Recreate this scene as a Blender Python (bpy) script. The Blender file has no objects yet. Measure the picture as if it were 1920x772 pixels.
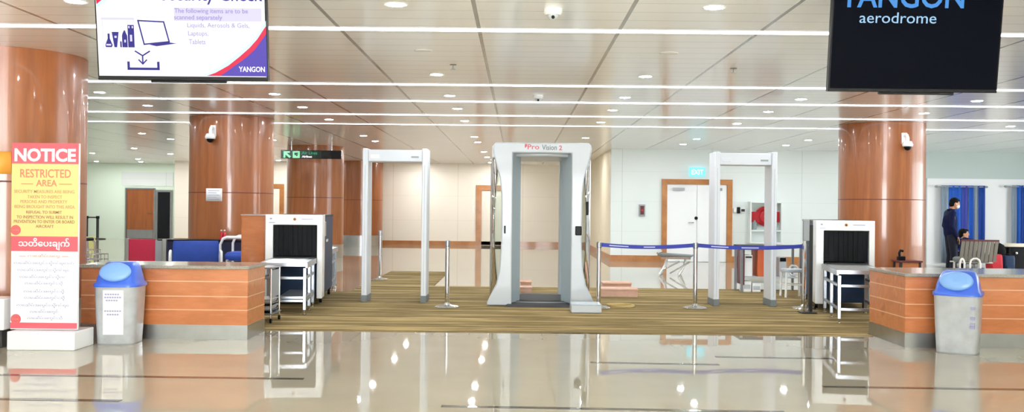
import bpy, math, random
from mathutils import Vector, Matrix, Euler
random.seed(7)
R = math.radians
PI = math.pi
S = bpy.context.scene
C = S.collection

# ------------------------------------------------------------------ camera, world, exposure
F = 1800.0                       # focal length in pixels of the 1920x772 frame
CAM_Z, CEIL = 1.40, 3.00
cam_d = bpy.data.cameras.new('camera')
cam_d.sensor_fit = 'HORIZONTAL'; cam_d.sensor_width = 36.0; cam_d.lens = 36.0*F/1920.0
cam_d.clip_start = .05; cam_d.clip_end = 200
cam = bpy.data.objects.new('camera', cam_d); C.objects.link(cam)
CAM_ROT = (Matrix.Rotation(10/F, 3, 'Z') @ Matrix.Rotation(PI/2 + 3/F, 3, 'X') @ Matrix.Rotation(.0105, 3, 'Z'))
cam.matrix_world = Matrix.Translation((0, 0, CAM_Z)) @ CAM_ROT.to_4x4()
S.camera = cam
S.view_settings.view_transform = 'Standard'
try: S.view_settings.look = 'None'
except Exception: pass
S.view_settings.gamma = 1.0
S.view_settings.use_curve_mapping = False
S.view_settings.exposure = 0.22
S.cycles.use_denoising = True
S.cycles.max_bounces = 10; S.cycles.diffuse_bounces = 6; S.cycles.glossy_bounces = 5
S.cycles.transmission_bounces = 6; S.cycles.transparent_max_bounces = 12
S.cycles.caustics_reflective = False; S.cycles.caustics_refractive = False
S.cycles.sample_clamp_indirect = 8.0
world = bpy.data.worlds.new('sky'); S.world = world; world.use_nodes = True
world.node_tree.nodes['Background'].inputs[0].default_value = (.80, .90, 1, 1)
world.node_tree.nodes['Background'].inputs[1].default_value = 1.0
LENS_E, STRIP_E, DOOR_W = 430.0, 5.0, 1500.0

def area(name, loc, rot, sx, sy, w, col=(1, 1, 1)):
    d = bpy.data.lights.new(name, 'AREA'); d.shape = 'RECTANGLE'; d.size = sx; d.size_y = sy
    d.energy = w; d.color = col
    o = bpy.data.objects.new(name, d); C.objects.link(o); o.location = loc; o.rotation_euler = rot
    return o
# daylight through the entrance doors behind the camera, and through the side glazing far right
area('entrance_daylight', (0, -11.9, 1.45), (R(90), 0, 0), 6, 2.6, DOOR_W, (.90, .96, 1))
area('side_daylight', (15.9, 17, 1.6), (R(90), 0, R(90)), 8, 2.2, 420, (.92, .97, 1))

def W(px, py, Y):
    """point on the plane y = Y seen at that pixel"""
    d = CAM_ROT @ Vector(((px-960)/F, (386-py)/F, -1))
    t = Y/d.y
    return Vector((d.x*t, Y, CAM_Z + d.z*t))

# ------------------------------------------------------------------ materials
def srgb(r, g, b):
    f = lambda c: (c/255/12.92) if c/255 <= .04045 else ((c/255+.055)/1.055)**2.4
    return (f(r), f(g), f(b), 1)
def mat(name, col, rough=.5, metal=0., coat=0., emit=0., spec=.5, trans=0., alpha=1., noise=0., nscale=20., bump=0.):
    m = bpy.data.materials.new(name); m.use_nodes = True
    nt = m.node_tree; b = nt.nodes['Principled BSDF']
    b.inputs['Base Color'].default_value = col; b.inputs['Roughness'].default_value = rough
    b.inputs['Metallic'].default_value = metal; b.inputs['Coat Weight'].default_value = coat
    b.inputs['Coat Roughness'].default_value = .06
    b.inputs['Specular IOR Level'].default_value = spec
    b.inputs['Transmission Weight'].default_value = trans; b.inputs['Alpha'].default_value = alpha
    if emit:
        b.inputs['Emission Color'].default_value = col; b.inputs['Emission Strength'].default_value = emit
    if noise or bump:
        tc = nt.nodes.new('ShaderNodeTexCoord'); n = nt.nodes.new('ShaderNodeTexNoise')
        n.inputs['Scale'].default_value = nscale; n.inputs['Detail'].default_value = 4
        nt.links.new(tc.outputs['Object'], n.inputs['Vector'])
        if noise:
            r = nt.nodes.new('ShaderNodeValToRGB')
            r.color_ramp.elements[0].position = .3; r.color_ramp.elements[1].position = .7
            r.color_ramp.elements[0].color = tuple(c*(1-noise) for c in col[:3])+(1,)
            r.color_ramp.elements[1].color = tuple(min(1, c*(1+noise)) for c in col[:3])+(1,)
            nt.links.new(n.outputs['Fac'], r.inputs['Fac']); nt.links.new(r.outputs['Color'], b.inputs['Base Color'])
        if bump:
            bp = nt.nodes.new('ShaderNodeBump'); bp.inputs['Strength'].default_value = bump; bp.inputs['Distance'].default_value = .01
            nt.links.new(n.outputs['Fac'], bp.inputs['Height']); nt.links.new(bp.outputs['Normal'], b.inputs['Normal'])
    return m
def streak(name, cols, scale, rough=.3, coat=0., spec=.5, detail=5, pos=None):
    """procedural stretched noise (wood grain, carpet stripes)"""
    m = mat(name, cols[0], rough, coat=coat, spec=spec); nt = m.node_tree; b = nt.nodes['Principled BSDF']
    tc = nt.nodes.new('ShaderNodeTexCoord'); mp = nt.nodes.new('ShaderNodeMapping'); mp.inputs['Scale'].default_value = scale
    n = nt.nodes.new('ShaderNodeTexNoise'); n.inputs['Scale'].default_value = 1; n.inputs['Detail'].default_value = detail
    n.inputs['Roughness'].default_value = .6
    r = nt.nodes.new('ShaderNodeValToRGB'); el = r.color_ramp.elements
    pos = pos or [.3 + .4*i/(len(cols)-1) for i in range(len(cols))]
    el[0].position = pos[0]; el[0].color = cols[0]; el[1].position = pos[-1]; el[1].color = cols[-1]
    for p, c in list(zip(pos, cols))[1:-1]:
        e = el.new(p); e.color = c
    nt.links.new(tc.outputs['Object'], mp.inputs['Vector']); nt.links.new(mp.outputs['Vector'], n.inputs['Vector'])
    nt.links.new(n.outputs['Fac'], r.inputs['Fac']); nt.links.new(r.outputs['Color'], b.inputs['Base Color'])
    return m

def seam_mat(name, col, seam, specs, rough, spec=.5, coat=0.):
    """a panelled surface: seams every `step` along an axis; specs = [(axis, step, offset, width, strength)]"""
    m = mat(name, col, rough, spec=spec, coat=coat); nt = m.node_tree; b = nt.nodes['Principled BSDF']
    tc = nt.nodes.new('ShaderNodeTexCoord'); sp = nt.nodes.new('ShaderNodeSeparateXYZ')
    nt.links.new(tc.outputs['Object'], sp.inputs[0])
    last = None
    def mth(op, a, bb):
        n = nt.nodes.new('ShaderNodeMath'); n.operation = op
        for i, v in enumerate((a, bb)):
            if isinstance(v, (int, float)): n.inputs[i].default_value = v
            else: nt.links.new(v, n.inputs[i])
        return n.outputs[0]
    for ax, step, off, w, st in specs:
        a = mth('ADD', sp.outputs[ax], 1000*step - off + w/2)
        a = mth('MODULO', a, step); a = mth('LESS_THAN', a, w); a = mth('MULTIPLY', a, st)
        last = a if last is None else mth('MAXIMUM', last, a)
    nz = nt.nodes.new('ShaderNodeTexNoise'); nz.inputs['Scale'].default_value = 1.5
    nt.links.new(tc.outputs['Object'], nz.inputs['Vector'])
    v = mth('ADD', mth('MULTIPLY', nz.outputs['Fac'], .08), last)
    mx = nt.nodes.new('ShaderNodeMix'); mx.data_type = 'RGBA'
    mx.inputs[6].default_value = col; mx.inputs[7].default_value = seam
    nt.links.new(v, mx.inputs[0]); nt.links.new(mx.outputs[2], b.inputs['Base Color'])
    return m

M = {}
M['floor'] = mat('polished_beige_stone', srgb(166, 158, 141), .022, spec=.95, noise=.05, nscale=1.3)
M['inlay'] = mat('dark_inlay', srgb(70, 62, 52), .08)
M['carpet'] = streak('olive_striped_carpet', [srgb(70, 58, 36), srgb(134, 114, 76), srgb(100, 84, 52), srgb(170, 148, 104), srgb(90, 74, 44)], (.3, 5.5, 1), .95, spec=.1, detail=7, pos=[.32, .43, .5, .57, .7])
M['ceiling'] = seam_mat('white_linear_metal_ceiling', srgb(249, 251, 255), srgb(128, 128, 126),
                        [(0, 1.26, -.36, .035, 1.0), (1, .34, 0, .02, .3)], .17, spec=1.0)
M['wall_w'] = seam_mat('cool_white_wall_panel', srgb(226, 233, 232), srgb(180, 188, 186), [(0, 2.4, .4, .014, .6), (2, .8, 0, .01, .25)], .45)
M['wall_b'] = seam_mat('warm_beige_wall_panel', srgb(244, 238, 226), srgb(206, 196, 178), [(0, 2.4, .2, .02, .5), (2, .9, 0, .012, .3)], .4)
M['wall_s'] = mat('warm_beige_side_wall', srgb(236, 226, 202), .4)
M['wall_g'] = mat('pale_green_wall', srgb(226, 242, 226), .35)
M['wall_gr'] = mat('grey_green_wall', srgb(186, 200, 198), .45)
M['white'] = mat('white_paint', srgb(236, 238, 240), .4)
M['white_g'] = mat('white_gloss_metal', srgb(240, 241, 243), .25, coat=.3)
M['wood'] = streak('varnished_column_wood', [srgb(128, 72, 36), srgb(160, 94, 50), srgb(144, 82, 42), srgb(172, 104, 58)], (5, 5, .35), .32, coat=.35)
M['wood_c'] = streak('varnished_counter_wood', [srgb(168, 96, 54), srgb(196, 120, 74), srgb(180, 108, 62), srgb(208, 134, 86)], (1.1, 6, 5), .28, coat=.5)
M['wood_t'] = streak('door_trim_wood', [srgb(160, 100, 48), srgb(190, 128, 70)], (3, 3, 3), .35, coat=.3)
M['steel'] = mat('brushed_steel', srgb(190, 192, 194), .28, metal=1, noise=.06, nscale=6)
M['chrome'] = mat('chrome', srgb(225, 226, 228), .08, metal=1)
M['alu'] = mat('pale_aluminium', srgb(160, 164, 170), .3, metal=.85)
M['granite'] = mat('grey_granite', srgb(150, 146, 138), .12, noise=.18, nscale=60)
M['black'] = mat('black_plastic', srgb(10, 10, 14), .45, spec=.2)
M['blackm'] = mat('black_metal', srgb(24, 28, 28), .35)
M['dark'] = mat('dark_rubber', srgb(48, 48, 50), .6)
M['navy'] = mat('navy_blue_panel', srgb(32, 54, 84), .5, spec=.2)
M['grey'] = mat('mid_grey_plastic', srgb(150, 154, 158), .45)
M['lgrey'] = mat('light_grey_plastic', srgb(184, 190, 196), .35, coat=.2)
M['bgrey'] = mat('blue_grey_plastic', srgb(176, 190, 200), .3, coat=.3)
M['det'] = mat('detector_grey_white', srgb(214, 220, 230), .35, coat=.2)
M['det_s'] = mat('detector_side_grey', srgb(186, 188, 188), .4)
M['boot'] = mat('detector_boot_grey', srgb(112, 118, 120), .6)
M['blue'] = mat('blue_plastic', srgb(52, 96, 206), .35, coat=.2)
M['lblue'] = mat('light_blue_plastic', srgb(122, 166, 226), .35, coat=.2)
M['binbody'] = mat('translucent_bin_plastic', srgb(184, 188, 192), .3, coat=.2, noise=.12, nscale=9)
M['paper'] = mat('white_paper', srgb(238, 238, 240), .7)
M['sign_w'] = mat('sign_white', srgb(246, 246, 250), .5)
M['sign_r'] = mat('sign_red', srgb(204, 86, 100), .5)
M['sign_y'] = mat('sign_yellow', srgb(240, 202, 134), .5)
M['ink_r'] = mat('ink_red', srgb(214, 116, 92), .6)
M['ink_b'] = mat('ink_brown', srgb(172, 138, 96), .6)
M['ink_d'] = mat('ink_dark_brown', srgb(136, 108, 78), .6)
M['ink_bl'] = mat('ink_blue_grey', srgb(156, 156, 190), .6)
M['orange'] = mat('orange_sign', srgb(244, 168, 66), .5)
M['belt'] = mat('blue_belt', srgb(42, 56, 160), .6)
M['belt_w'] = mat('belt_print_white', srgb(200, 206, 232), .6)
M['red'] = mat('red_paint', srgb(196, 30, 44), .35)
M['redb'] = mat('crimson_board', srgb(190, 34, 70), .5)
M['reds'] = mat('red_fabric', srgb(190, 36, 48), .7)
M['pink'] = mat('pinkish_wood', srgb(204, 160, 138), .45, noise=.08, nscale=12)
M['rope'] = mat('tan_rope', srgb(180, 156, 104), .9)
def thin_glass():
    m = bpy.data.materials.new('clear_glass'); m.use_nodes = True; nt = m.node_tree; nt.nodes.clear()
    o = nt.nodes.new('ShaderNodeOutputMaterial'); mx = nt.nodes.new('ShaderNodeMixShader')
    t = nt.nodes.new('ShaderNodeBsdfTransparent'); g = nt.nodes.new('ShaderNodeBsdfGlossy'); lw = nt.nodes.new('ShaderNodeLayerWeight')
    t.inputs[0].default_value = (.94, .97, .96, 1); g.inputs['Roughness'].default_value = .04; lw.inputs['Blend'].default_value = .05
    nt.links.new(lw.outputs['Fresnel'], mx.inputs[0]); nt.links.new(t.outputs[0], mx.inputs[1]); nt.links.new(g.outputs[0], mx.inputs[2]); nt.links.new(mx.outputs[0], o.inputs[0])
    return m
M['glass'] = thin_glass()
M['inlay_l'] = mat('pale_inlay_metal', srgb(214, 172, 140), .35)
M['curt_b'] = mat('blue_curtain', srgb(36, 96, 196), .75)
M['curt_d'] = mat('deep_blue_curtain', srgb(26, 70, 160), .75)
M['curt_p'] = mat('violet_curtain', srgb(66, 76, 170), .75)
M['curt_g'] = mat('grey_curtain', srgb(140, 156, 172), .75)
M['navy_c'] = mat('navy_cloth', srgb(16, 24, 62), .85, spec=.2, bump=.3, nscale=14)
M['navy_t'] = mat('black_navy_trousers', srgb(14, 18, 40), .85, bump=.3, nscale=12)
M['skin'] = mat('skin', srgb(186, 134, 104), .5)
M['hair'] = mat('black_hair', srgb(9, 7, 8), .7, spec=.15, bump=.25, nscale=60)
M['mask'] = mat('mask_white', srgb(236, 240, 246), .7)
M['seat_b'] = mat('blue_upholstery', srgb(38, 76, 178), .6, noise=.08, nscale=10)
M['dnavy'] = mat('dark_navy_panel', srgb(20, 24, 60), .5)
M['seat_g'] = mat('grey_slats', srgb(136, 132, 124), .45, metal=.3)
M['yell'] = mat('pale_yellow_board', srgb(214, 214, 140), .5)
M['beige'] = mat('beige_cloth', srgb(214, 206, 190), .8)
M['tube_w'] = mat('white_tube', srgb(238, 238, 236), .3, coat=.3)
M['cardboard'] = mat('orange_board', srgb(202, 96, 52), .5)
M['maroon'] = mat('maroon_panel', srgb(96, 36, 38), .5)
def emi(name, col, e):
    m = mat(name, col, .4, emit=e, spec=.2)
    m.node_tree.nodes['Principled BSDF'].inputs['Base Color'].default_value = tuple(c*.06 for c in col[:3])+(1,)
    return m
M['lens'] = emi('downlight_lens', (.90, .96, 1, 1), LENS_E)
M['lens_far'] = emi('downlight_lens_far', (.97, .97, .97, 1), LENS_E*1.55)
M['lens_off'] = mat('unlit_lens', srgb(236, 236, 236), .3)
M['strip'] = emi('light_slot', (.96, .98, 1, 1), STRIP_E)
M['scr_w'] = emi('screen_white', srgb(248, 248, 255), .97)
M['scr_in'] = emi('screen_indigo', srgb(44, 38, 128), 1.0)
M['scr_bl'] = emi('screen_violet', srgb(78, 62, 170), 1.0)
M['scr_rd'] = emi('screen_crimson', srgb(214, 30, 72), 1.0)
M['scr_lb'] = emi('screen_pale_blue', srgb(204, 226, 246), 1.0)
M['scr_lv'] = emi('screen_lilac', srgb(206, 200, 228), 1.0)
M['scr_mv'] = emi('screen_mauve_text', srgb(150, 140, 196), 1.0)
M['scr_lt'] = emi('screen_pale_text', srgb(158, 150, 200), 1.0)
M['scr_k'] = mat('screen_black', srgb(3, 5, 14), .4, spec=.03)
M['scr_b1'] = emi('screen_blue_letters', srgb(62, 134, 206), 1.0)
M['scr_b2'] = emi('screen_pale_blue_letters', srgb(150, 190, 226), 1.0)
M['gsign'] = emi('green_lit', srgb(150, 240, 180), 1.0)
M['gsign2'] = emi('green_text_lit', srgb(60, 170, 120), .8)
M['wsign'] = emi('white_lit', srgb(250, 238, 246), 1.0)
M['gboard'] = mat('dark_green_sign', srgb(8, 40, 28), .3)
M['kboard'] = mat('black_sign', srgb(8, 10, 16), .2)
M['cyan'] = emi('cyan_lit_sign', srgb(120, 222, 236), 1.3)
M['beacon'] = mat('amber_lens', srgb(150, 90, 20), .3)

# ------------------------------------------------------------------ mesh builder
class MB:
    def __init__(s): s.v = []; s.f = []; s.sm = []; s.mi = []
    def add(s, vs, fs, smooth=False, m=0):
        o = len(s.v); s.v += [tuple(p) for p in vs]
        for f in fs: s.f.append([i+o for i in f]); s.sm.append(smooth); s.mi.append(m)
        return s
    def box(s, x0, x1, y0, y1, z0, z1, m=0, rz=0.):
        vs = [Vector(p) for p in ((x0,y0,z0),(x1,y0,z0),(x1,y1,z0),(x0,y1,z0),(x0,y0,z1),(x1,y0,z1),(x1,y1,z1),(x0,y1,z1))]
        if rz:
            c = Vector(((x0+x1)/2, (y0+y1)/2, (z0+z1)/2)); rm = Matrix.Rotation(rz, 3, 'Z'); vs = [c+rm@(v-c) for v in vs]
        return s.add(vs, [(0,3,2,1),(4,5,6,7),(0,1,5,4),(1,2,6,5),(2,3,7,6),(3,0,4,7)], m=m)
    def hexa(s, lo, hi, m=0):
        return s.add(list(lo)+list(hi), [(0,3,2,1),(4,5,6,7),(0,1,5,4),(1,2,6,5),(2,3,7,6),(3,0,4,7)], m=m)
    def cyl(s, p0, p1, r0, r1=None, n=16, m=0, caps=True):
        p0 = Vector(p0); p1 = Vector(p1); r1 = r0 if r1 is None else r1
        d = (p1-p0).normalized(); a = d.orthogonal().normalized(); b = d.cross(a)
        ring = lambda p, r: [p + a*(r*math.cos(2*PI*i/n)) + b*(r*math.sin(2*PI*i/n)) for i in range(n)]
        A, B = ring(p0, r0), ring(p1, r1)
        s.add(A+B, [(i, (i+1) % n, n+(i+1) % n, n+i) for i in range(n)], True, m)
        if caps:
            s.add(A, [tuple(range(n))[::-1]], False, m); s.add(B, [tuple(range(n))], False, m)
        return s
    def tube(s, pts, r, n=10, m=0, closed=False):
        P = [Vector(p) for p in pts]; k = len(P); rings = []
        for i, p in enumerate(P):
            if closed: d = P[(i+1) % k]-P[i-1]
            else: d = P[min(i+1, k-1)]-P[max(i-1, 0)]
            d.normalize()
            if i == 0: a = d.orthogonal().normalized()
            else:
                a = a - d*a.dot(d); a.normalize()
            b = d.cross(a)
            rings.append([p + a*(r*math.cos(2*PI*j/n)) + b*(r*math.sin(2*PI*j/n)) for j in range(n)])
        vs = [q for rg in rings for q in rg]; fs = []
        for i in range(k if closed else k-1):
            o0, o1 = i*n, ((i+1) % k)*n
            fs += [(o0+j, o0+(j+1) % n, o1+(j+1) % n, o1+j) for j in range(n)]
        s.add(vs, fs, True, m)
        if not closed:
            s.add(rings[0], [tuple(range(n))[::-1]], False, m); s.add(rings[-1], [tuple(range(n))], False, m)
        return s
    def lathe(s, prof, c=(0, 0), n=48, m=0, smooth=True):
        for (r0, z0), (r1, z1) in zip(prof, prof[1:]):
            vs = []
            for r, z in ((r0, z0), (r1, z1)):
                vs += [(c[0]+r*math.cos(2*PI*i/n), c[1]+r*math.sin(2*PI*i/n), z) for i in range(n)]
            s.add(vs, [(i, (i+1) % n, n+(i+1) % n, n+i) for i in range(n)], smooth, m)
        return s
    def prism(s, poly, y0, y1, m=0):            # polygon in x,z (counter-clockwise seen from -y), extruded along y
        n = len(poly)
        vs = [(x, y0, z) for x, z in poly]+[(x, y1, z) for x, z in poly]
        return s.add(vs, [tuple(range(n)), tuple(range(2*n-1, n-1, -1))]+[((i+1) % n, i, n+i, n+(i+1) % n) for i in range(n)], m=m)
    def prismz(s, poly, z0, z1, m=0):
        n = len(poly)
        vs = [(x, y, z0) for x, y in poly]+[(x, y, z1) for x, y in poly]
        return s.add(vs, [tuple(range(n-1, -1, -1)), tuple(range(n, 2*n))]+[(i, (i+1) % n, n+(i+1) % n, n+i) for i in range(n)], m=m)
    def prismx(s, poly, x0, x1, m=0):           # polygon in y,z
        n = len(poly)
        vs = [(x0, y, z) for y, z in poly]+[(x1, y, z) for y, z in poly]
        return s.add(vs, [tuple(range(n-1, -1, -1)), tuple(range(n, 2*n))]+[(i, (i+1) % n, n+(i+1) % n, n+i) for i in range(n)], m=m)
    def loft(s, rings, m=0, smooth=True, caps=True):
        n = len(rings[0]); vs = [p for r in rings for p in r]; fs = []
        for k in range(len(rings)-1):
            fs += [(k*n+i, k*n+(i+1) % n, (k+1)*n+(i+1) % n, (k+1)*n+i) for i in range(n)]
        s.add(vs, fs, smooth, m)
        if caps:
            s.add(rings[0], [tuple(range(n-1, -1, -1))], False, m); s.add(rings[-1], [tuple(range(n))], False, m)
        return s
    def ball(s, c, r, rot=None, n=16, k=10, m=0):
        r = (r, r, r) if isinstance(r, (int, float)) else r
        c = Vector(c); rings = []
        vs = []
        for i in range(k+1):
            t = PI*i/k
            for j in range(n):
                p = Vector((r[0]*math.sin(t)*math.cos(2*PI*j/n), r[1]*math.sin(t)*math.sin(2*PI*j/n), -r[2]*math.cos(t)))
                if rot is not None: p = rot @ p
                vs.append(c+p)
        # merge poles
        fs = []
        for i in range(k):
            for j in range(n):
                a, b, cc, d = i*n+j, i*n+(j+1) % n, (i+1)*n+(j+1) % n, (i+1)*n+j
                if i == 0: fs.append((0, cc, d))
                elif i == k-1: fs.append((a, b, k*n))
                else: fs.append((a, b, cc, d))
        return s.add(vs, fs, True, m)
    def arc_plate(s, c, r, t, a0, a1, z0, z1, n=10, m=0):
        vs = []
        for i in range(n+1):
            a = a0+(a1-a0)*i/n
            for rr in (r, r+t):
                for z in (z0, z1): vs.append((c[0]+rr*math.cos(a), c[1]+rr*math.sin(a), z))
        fs = []
        for i in range(n):
            o = i*4; p = o+4
            fs += [(o, p, p+1, o+1), (o+2, o+3, p+3, p+2), (o, o+2, p+2, p), (o+1, p+1, p+3, o+3)]
        fs += [(0, 1, 3, 2), (n*4, n*4+2, n*4+3, n*4+1)]
        return s.add(vs, fs, True, m)
    def mesh(s, name, off=None):
        me = bpy.data.meshes.new(name)
        vs = s.v if off is None else [(x-off[0], y-off[1], z-off[2]) for x, y, z in s.v]
        me.from_pydata(vs, [], s.f); me.update()
        for p, sm, mi in zip(me.polygons, s.sm, s.mi): p.use_smooth = sm; p.material_index = mi
        return me

def obj(name, mb, m, parent=None, bevel=0., world=False, loc=None):
    """one mesh object; world=True: vertices were given in world space and are moved into the parent's space"""
    off = None
    if world and parent is not None: off = parent.location
    if loc is not None: off = loc
    me = mb.mesh(name, off)
    for k in (m if isinstance(m, (list, tuple)) else [m]): me.materials.append(M[k])
    o = bpy.data.objects.new(name, me); C.objects.link(o)
    if parent is not None: o.parent = parent
    if loc is not None: o.location = loc
    if bevel:
        md = o.modifiers.new('bevel', 'BEVEL'); md.width = bevel; md.segments = 2; md.limit_method = 'ANGLE'; md.angle_limit = R(40)
    return o
def tag(o, label, cat, group=None):
    o['label'] = label; o['category'] = cat
    if group: o['group'] = group
    return o
def thing(name, label, cat, loc=(0, 0, 0), rz=0., group=None):
    o = bpy.data.objects.new(name, None); o.empty_display_size = .1; C.objects.link(o)
    o.location = loc; o.rotation_euler = (0, 0, rz)
    return tag(o, label, cat, group)
def struct(name, mb, m, parent=None, bevel=0.):
    o = obj(name, mb, m, parent, bevel)
    if parent is None: o['kind'] = 'structure'
    return o
def dup(root, loc, label, rz=None, group=None):
    r = root.copy(); C.objects.link(r); r.location = loc; r['label'] = label
    if rz is not None: r.rotation_euler = (0, 0, rz)
    if group: r['group'] = group
    for ch in list(root.children):
        c = ch.copy(); C.objects.link(c); c.parent = r
        for g in list(ch.children):
            d = g.copy(); C.objects.link(d); d.parent = c
    return r

def text_geo(body, bold=0.):
    cu = bpy.data.curves.new('t', 'FONT'); cu.body = body; cu.offset = bold; cu.extrude = .01; cu.resolution_u = 3
    o = bpy.data.objects.new('t', cu); C.objects.link(o)
    dg = bpy.context.evaluated_depsgraph_get(); dg.update()
    ev = o.evaluated_get(dg); me = ev.to_mesh()
    vs = [v.co.copy() for v in me.vertices]; fs = [tuple(p.vertices) for p in me.polygons]
    ev.to_mesh_clear(); bpy.data.objects.remove(o); bpy.data.curves.remove(cu)
    return vs, fs
def text(mb, body, x0, x1, z0, z1, y, bold=0., m=0, t=.0015):
    """letters fitted to the rectangle x0..x1, z0..z1 on the plane y, facing -y"""
    vs, fs = text_geo(body, bold)
    if not vs: return mb
    ax, bx = min(v.x for v in vs), max(v.x for v in vs); ay, by = min(v.y for v in vs), max(v.y for v in vs)
    out = [(x0+(v.x-ax)/(bx-ax)*(x1-x0), y - (v.z/.01+1)*t/2, z0+(v.y-ay)/(by-ay)*(z1-z0)) for v in vs]
    return mb.add(out, fs, m=m)

# ================================================================== the room shell
XL, XR = -21.0, 16.0
BACK, RIGHT_Y, FAR = 35.5, 25.7, 38.2
SIDE_X = 2.5
LEFT_END = W(327, 400, BACK).x
struct('floor', MB().box(XL, XR, -12, FAR+.2, -.1, 0), 'floor')
struct('ceiling', MB().box(XL, XR, -12, FAR+.2, CEIL, CEIL+.1), 'ceiling')
struct('wall_back', MB().box(LEFT_END, SIDE_X+.2, BACK, BACK+.2, 0, CEIL), 'wall_b')
struct('wall_back_recess', MB().box(XL, LEFT_END+.2, FAR, FAR+.2, 0, CEIL), 'wall_g')
struct('wall_recess_side', MB().box(LEFT_END, LEFT_END+.2, BACK+.2, FAR, 0, CEIL), 'wall_b')
struct('wall_corridor_side', MB().box(SIDE_X, SIDE_X+.2, RIGHT_Y+.2, BACK, 0, CEIL), 'wall_s')
WX = W(1731, 400, RIGHT_Y).x
struct('wall_right_back', MB().box(SIDE_X, WX, RIGHT_Y, RIGHT_Y+.2, 0, CEIL), 'wall_w')
ZP = W(1800, 335, RIGHT_Y).z
struct('wall_right_far', MB().box(WX, XR, RIGHT_Y, RIGHT_Y+.2, 0, CEIL), 'wall_gr')
struct('wall_right_panel', MB().box(WX+.08, XR, RIGHT_Y-.05, RIGHT_Y, 0, ZP), 'white')
struct('wall_left', MB().box(XL-.2, XL, -12, FAR, 0, CEIL), 'wall_w')
struct('wall_right', MB().box(XR, XR+.2, -12, RIGHT_Y, 0, CEIL), 'wall_w')
fw = MB().box(XL, -3.1, -12.2, -12, 0, CEIL).box(3.1, XR, -12.2, -12, 0, CEIL).box(-3.1, 3.1, -12.2, -12, 2.8, CEIL)
struct('wall_front', fw, 'wall_w')
struct('baseboard_back', MB().box(LEFT_END, SIDE_X, BACK-.03, BACK, 0, .14), 'wood_t')
DX0, DX1 = W(1240, 420, RIGHT_Y).x, W(1372, 420, RIGHT_Y).x
struct('baseboard_right', MB().box(SIDE_X-.03, DX0, RIGHT_Y-.03, RIGHT_Y, 0, .16), 'wood_t')
struct('baseboard_right_far', MB().box(DX1, WX, RIGHT_Y-.03, RIGHT_Y, 0, .16), 'wood_t')
struct('baseboard_corridor', MB().box(SIDE_X-.03, SIDE_X, RIGHT_Y, BACK-.03, 0, .16), 'wood_t')

def door(name, x0, x1, zt, y, fwid, leaves, leaf_m='white', frame_m='wood_t', kick=False):
    fr = MB().prism([(x0, 0), (x0+fwid, 0), (x0+fwid, zt-fwid), (x1-fwid, zt-fwid), (x1-fwid, 0), (x1, 0), (x1, zt), (x0, zt)], y-.06, y)
    f = struct(name, fr, frame_m)
    n = leaves; w = (x1-x0-2*fwid)/n
    for i in range(n):
        a = x0+fwid+i*w
        lf = obj('leaf_or_dark_opening', MB().box(a+.006, a+w-.006, y-.03, y, .01, zt-fwid-.006), leaf_m, f)
        hx = a+w-.1 if i == 0 else a+.1
        if n == 1 or i == 0:
            obj('door_handle', MB().cyl((hx, y-.08, 1.05), (hx-.13, y-.08, 1.05), .012).cyl((hx, y-.08, 1.05), (hx, y-.03, 1.05), .012), 'chrome', lf)
        if n == 2 and i == 0:
            obj('door_lock', MB().cyl((a+w-.02, y-.05, 1.17), (a+w-.02, y-.03, 1.17), .045), 'black', lf)
        if n == 2:
            cx = a+.3 if i == 0 else a+w-.3
            obj('door_closer', MB().box(cx-.16, cx+.16, y-.09, y-.03, zt-fwid-.16, zt-fwid-.09), 'alu', lf)
        if kick:
            obj('kick_plate', MB().box(a+.02, a+w-.02, y-.04, y-.03, .02, .37), 'steel', lf)
    return f
p = W(893, 347, BACK)
door('door_1', p.x, p.x+1.35, p.z, BACK, .2, 1, 'wall_b')
p = W(533, 345, BACK)
door('door_2', p.x-1.2, p.x, p.z, BACK, .16, 1, 'wall_b')
door('door_3', DX0, DX1, W(1300, 336, RIGHT_Y).z, RIGHT_Y, .14, 2)
a, b = W(236, 352, FAR), W(292, 352, FAR)
door('door_4', a.x, b.x, a.z, FAR, .055, 1, 'wood', 'steel', True)
a, b = W(292, 356, FAR), W(324, 356, FAR)
d5 = struct('door_5', MB().prism([(a.x+.02, 0), (a.x+.1, 0), (a.x+.1, a.z-.08), (b.x-.08, a.z-.08), (b.x-.08, 0), (b.x, 0), (b.x, a.z), (a.x+.02, a.z)], FAR-.07, FAR), 'steel')
obj('leaf_or_dark_opening', MB().box(a.x+.1, b.x-.08, FAR-.03, FAR, .01, a.z-.08), 'kboard', d5)  # open doorway: its dark interior is painted as a black sheet
a, b = W(228, 322, FAR), W(325, 349, FAR)
struct('window_1', MB().box(a.x, b.x, FAR-.03, FAR, b.z, a.z), 'wall_w')
# entrance glazing behind the camera (frames only)
wf = MB()
for x in (-3.1, -1.5, 0, 1.5, 3.04): wf.box(x, x+.06, -12.15, -12.05, 0, 2.8)
struct('window_2', wf, 'alu')

# dark inlay lines in the stone floor
inl = [((-6.2, 7.80), (-1.71, 7.74)), ((-6.2, 6.84), (-2.80, 6.80)), ((-.52, 6.74), (1.87, 6.68)),
       ((.68, 8.73), (1.84, 8.70)), ((1.9, 9.16), (3.0, 9.12)), ((2.45, 7.66), (6.2, 7.60))]
for i, ((x0, y0), (x1, y1)) in enumerate(inl):
    struct('trim_%d' % (i+1), MB().hexa([(x0, y0-.034, 0), (x1, y1-.034, 0), (x1, y1+.034, 0), (x0, y0+.034, 0)],
                                        [(x0, y0-.034, .002), (x1, y1-.034, .002), (x1, y1+.034, .002), (x0, y0+.034, .002)]), 'inlay')

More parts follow.
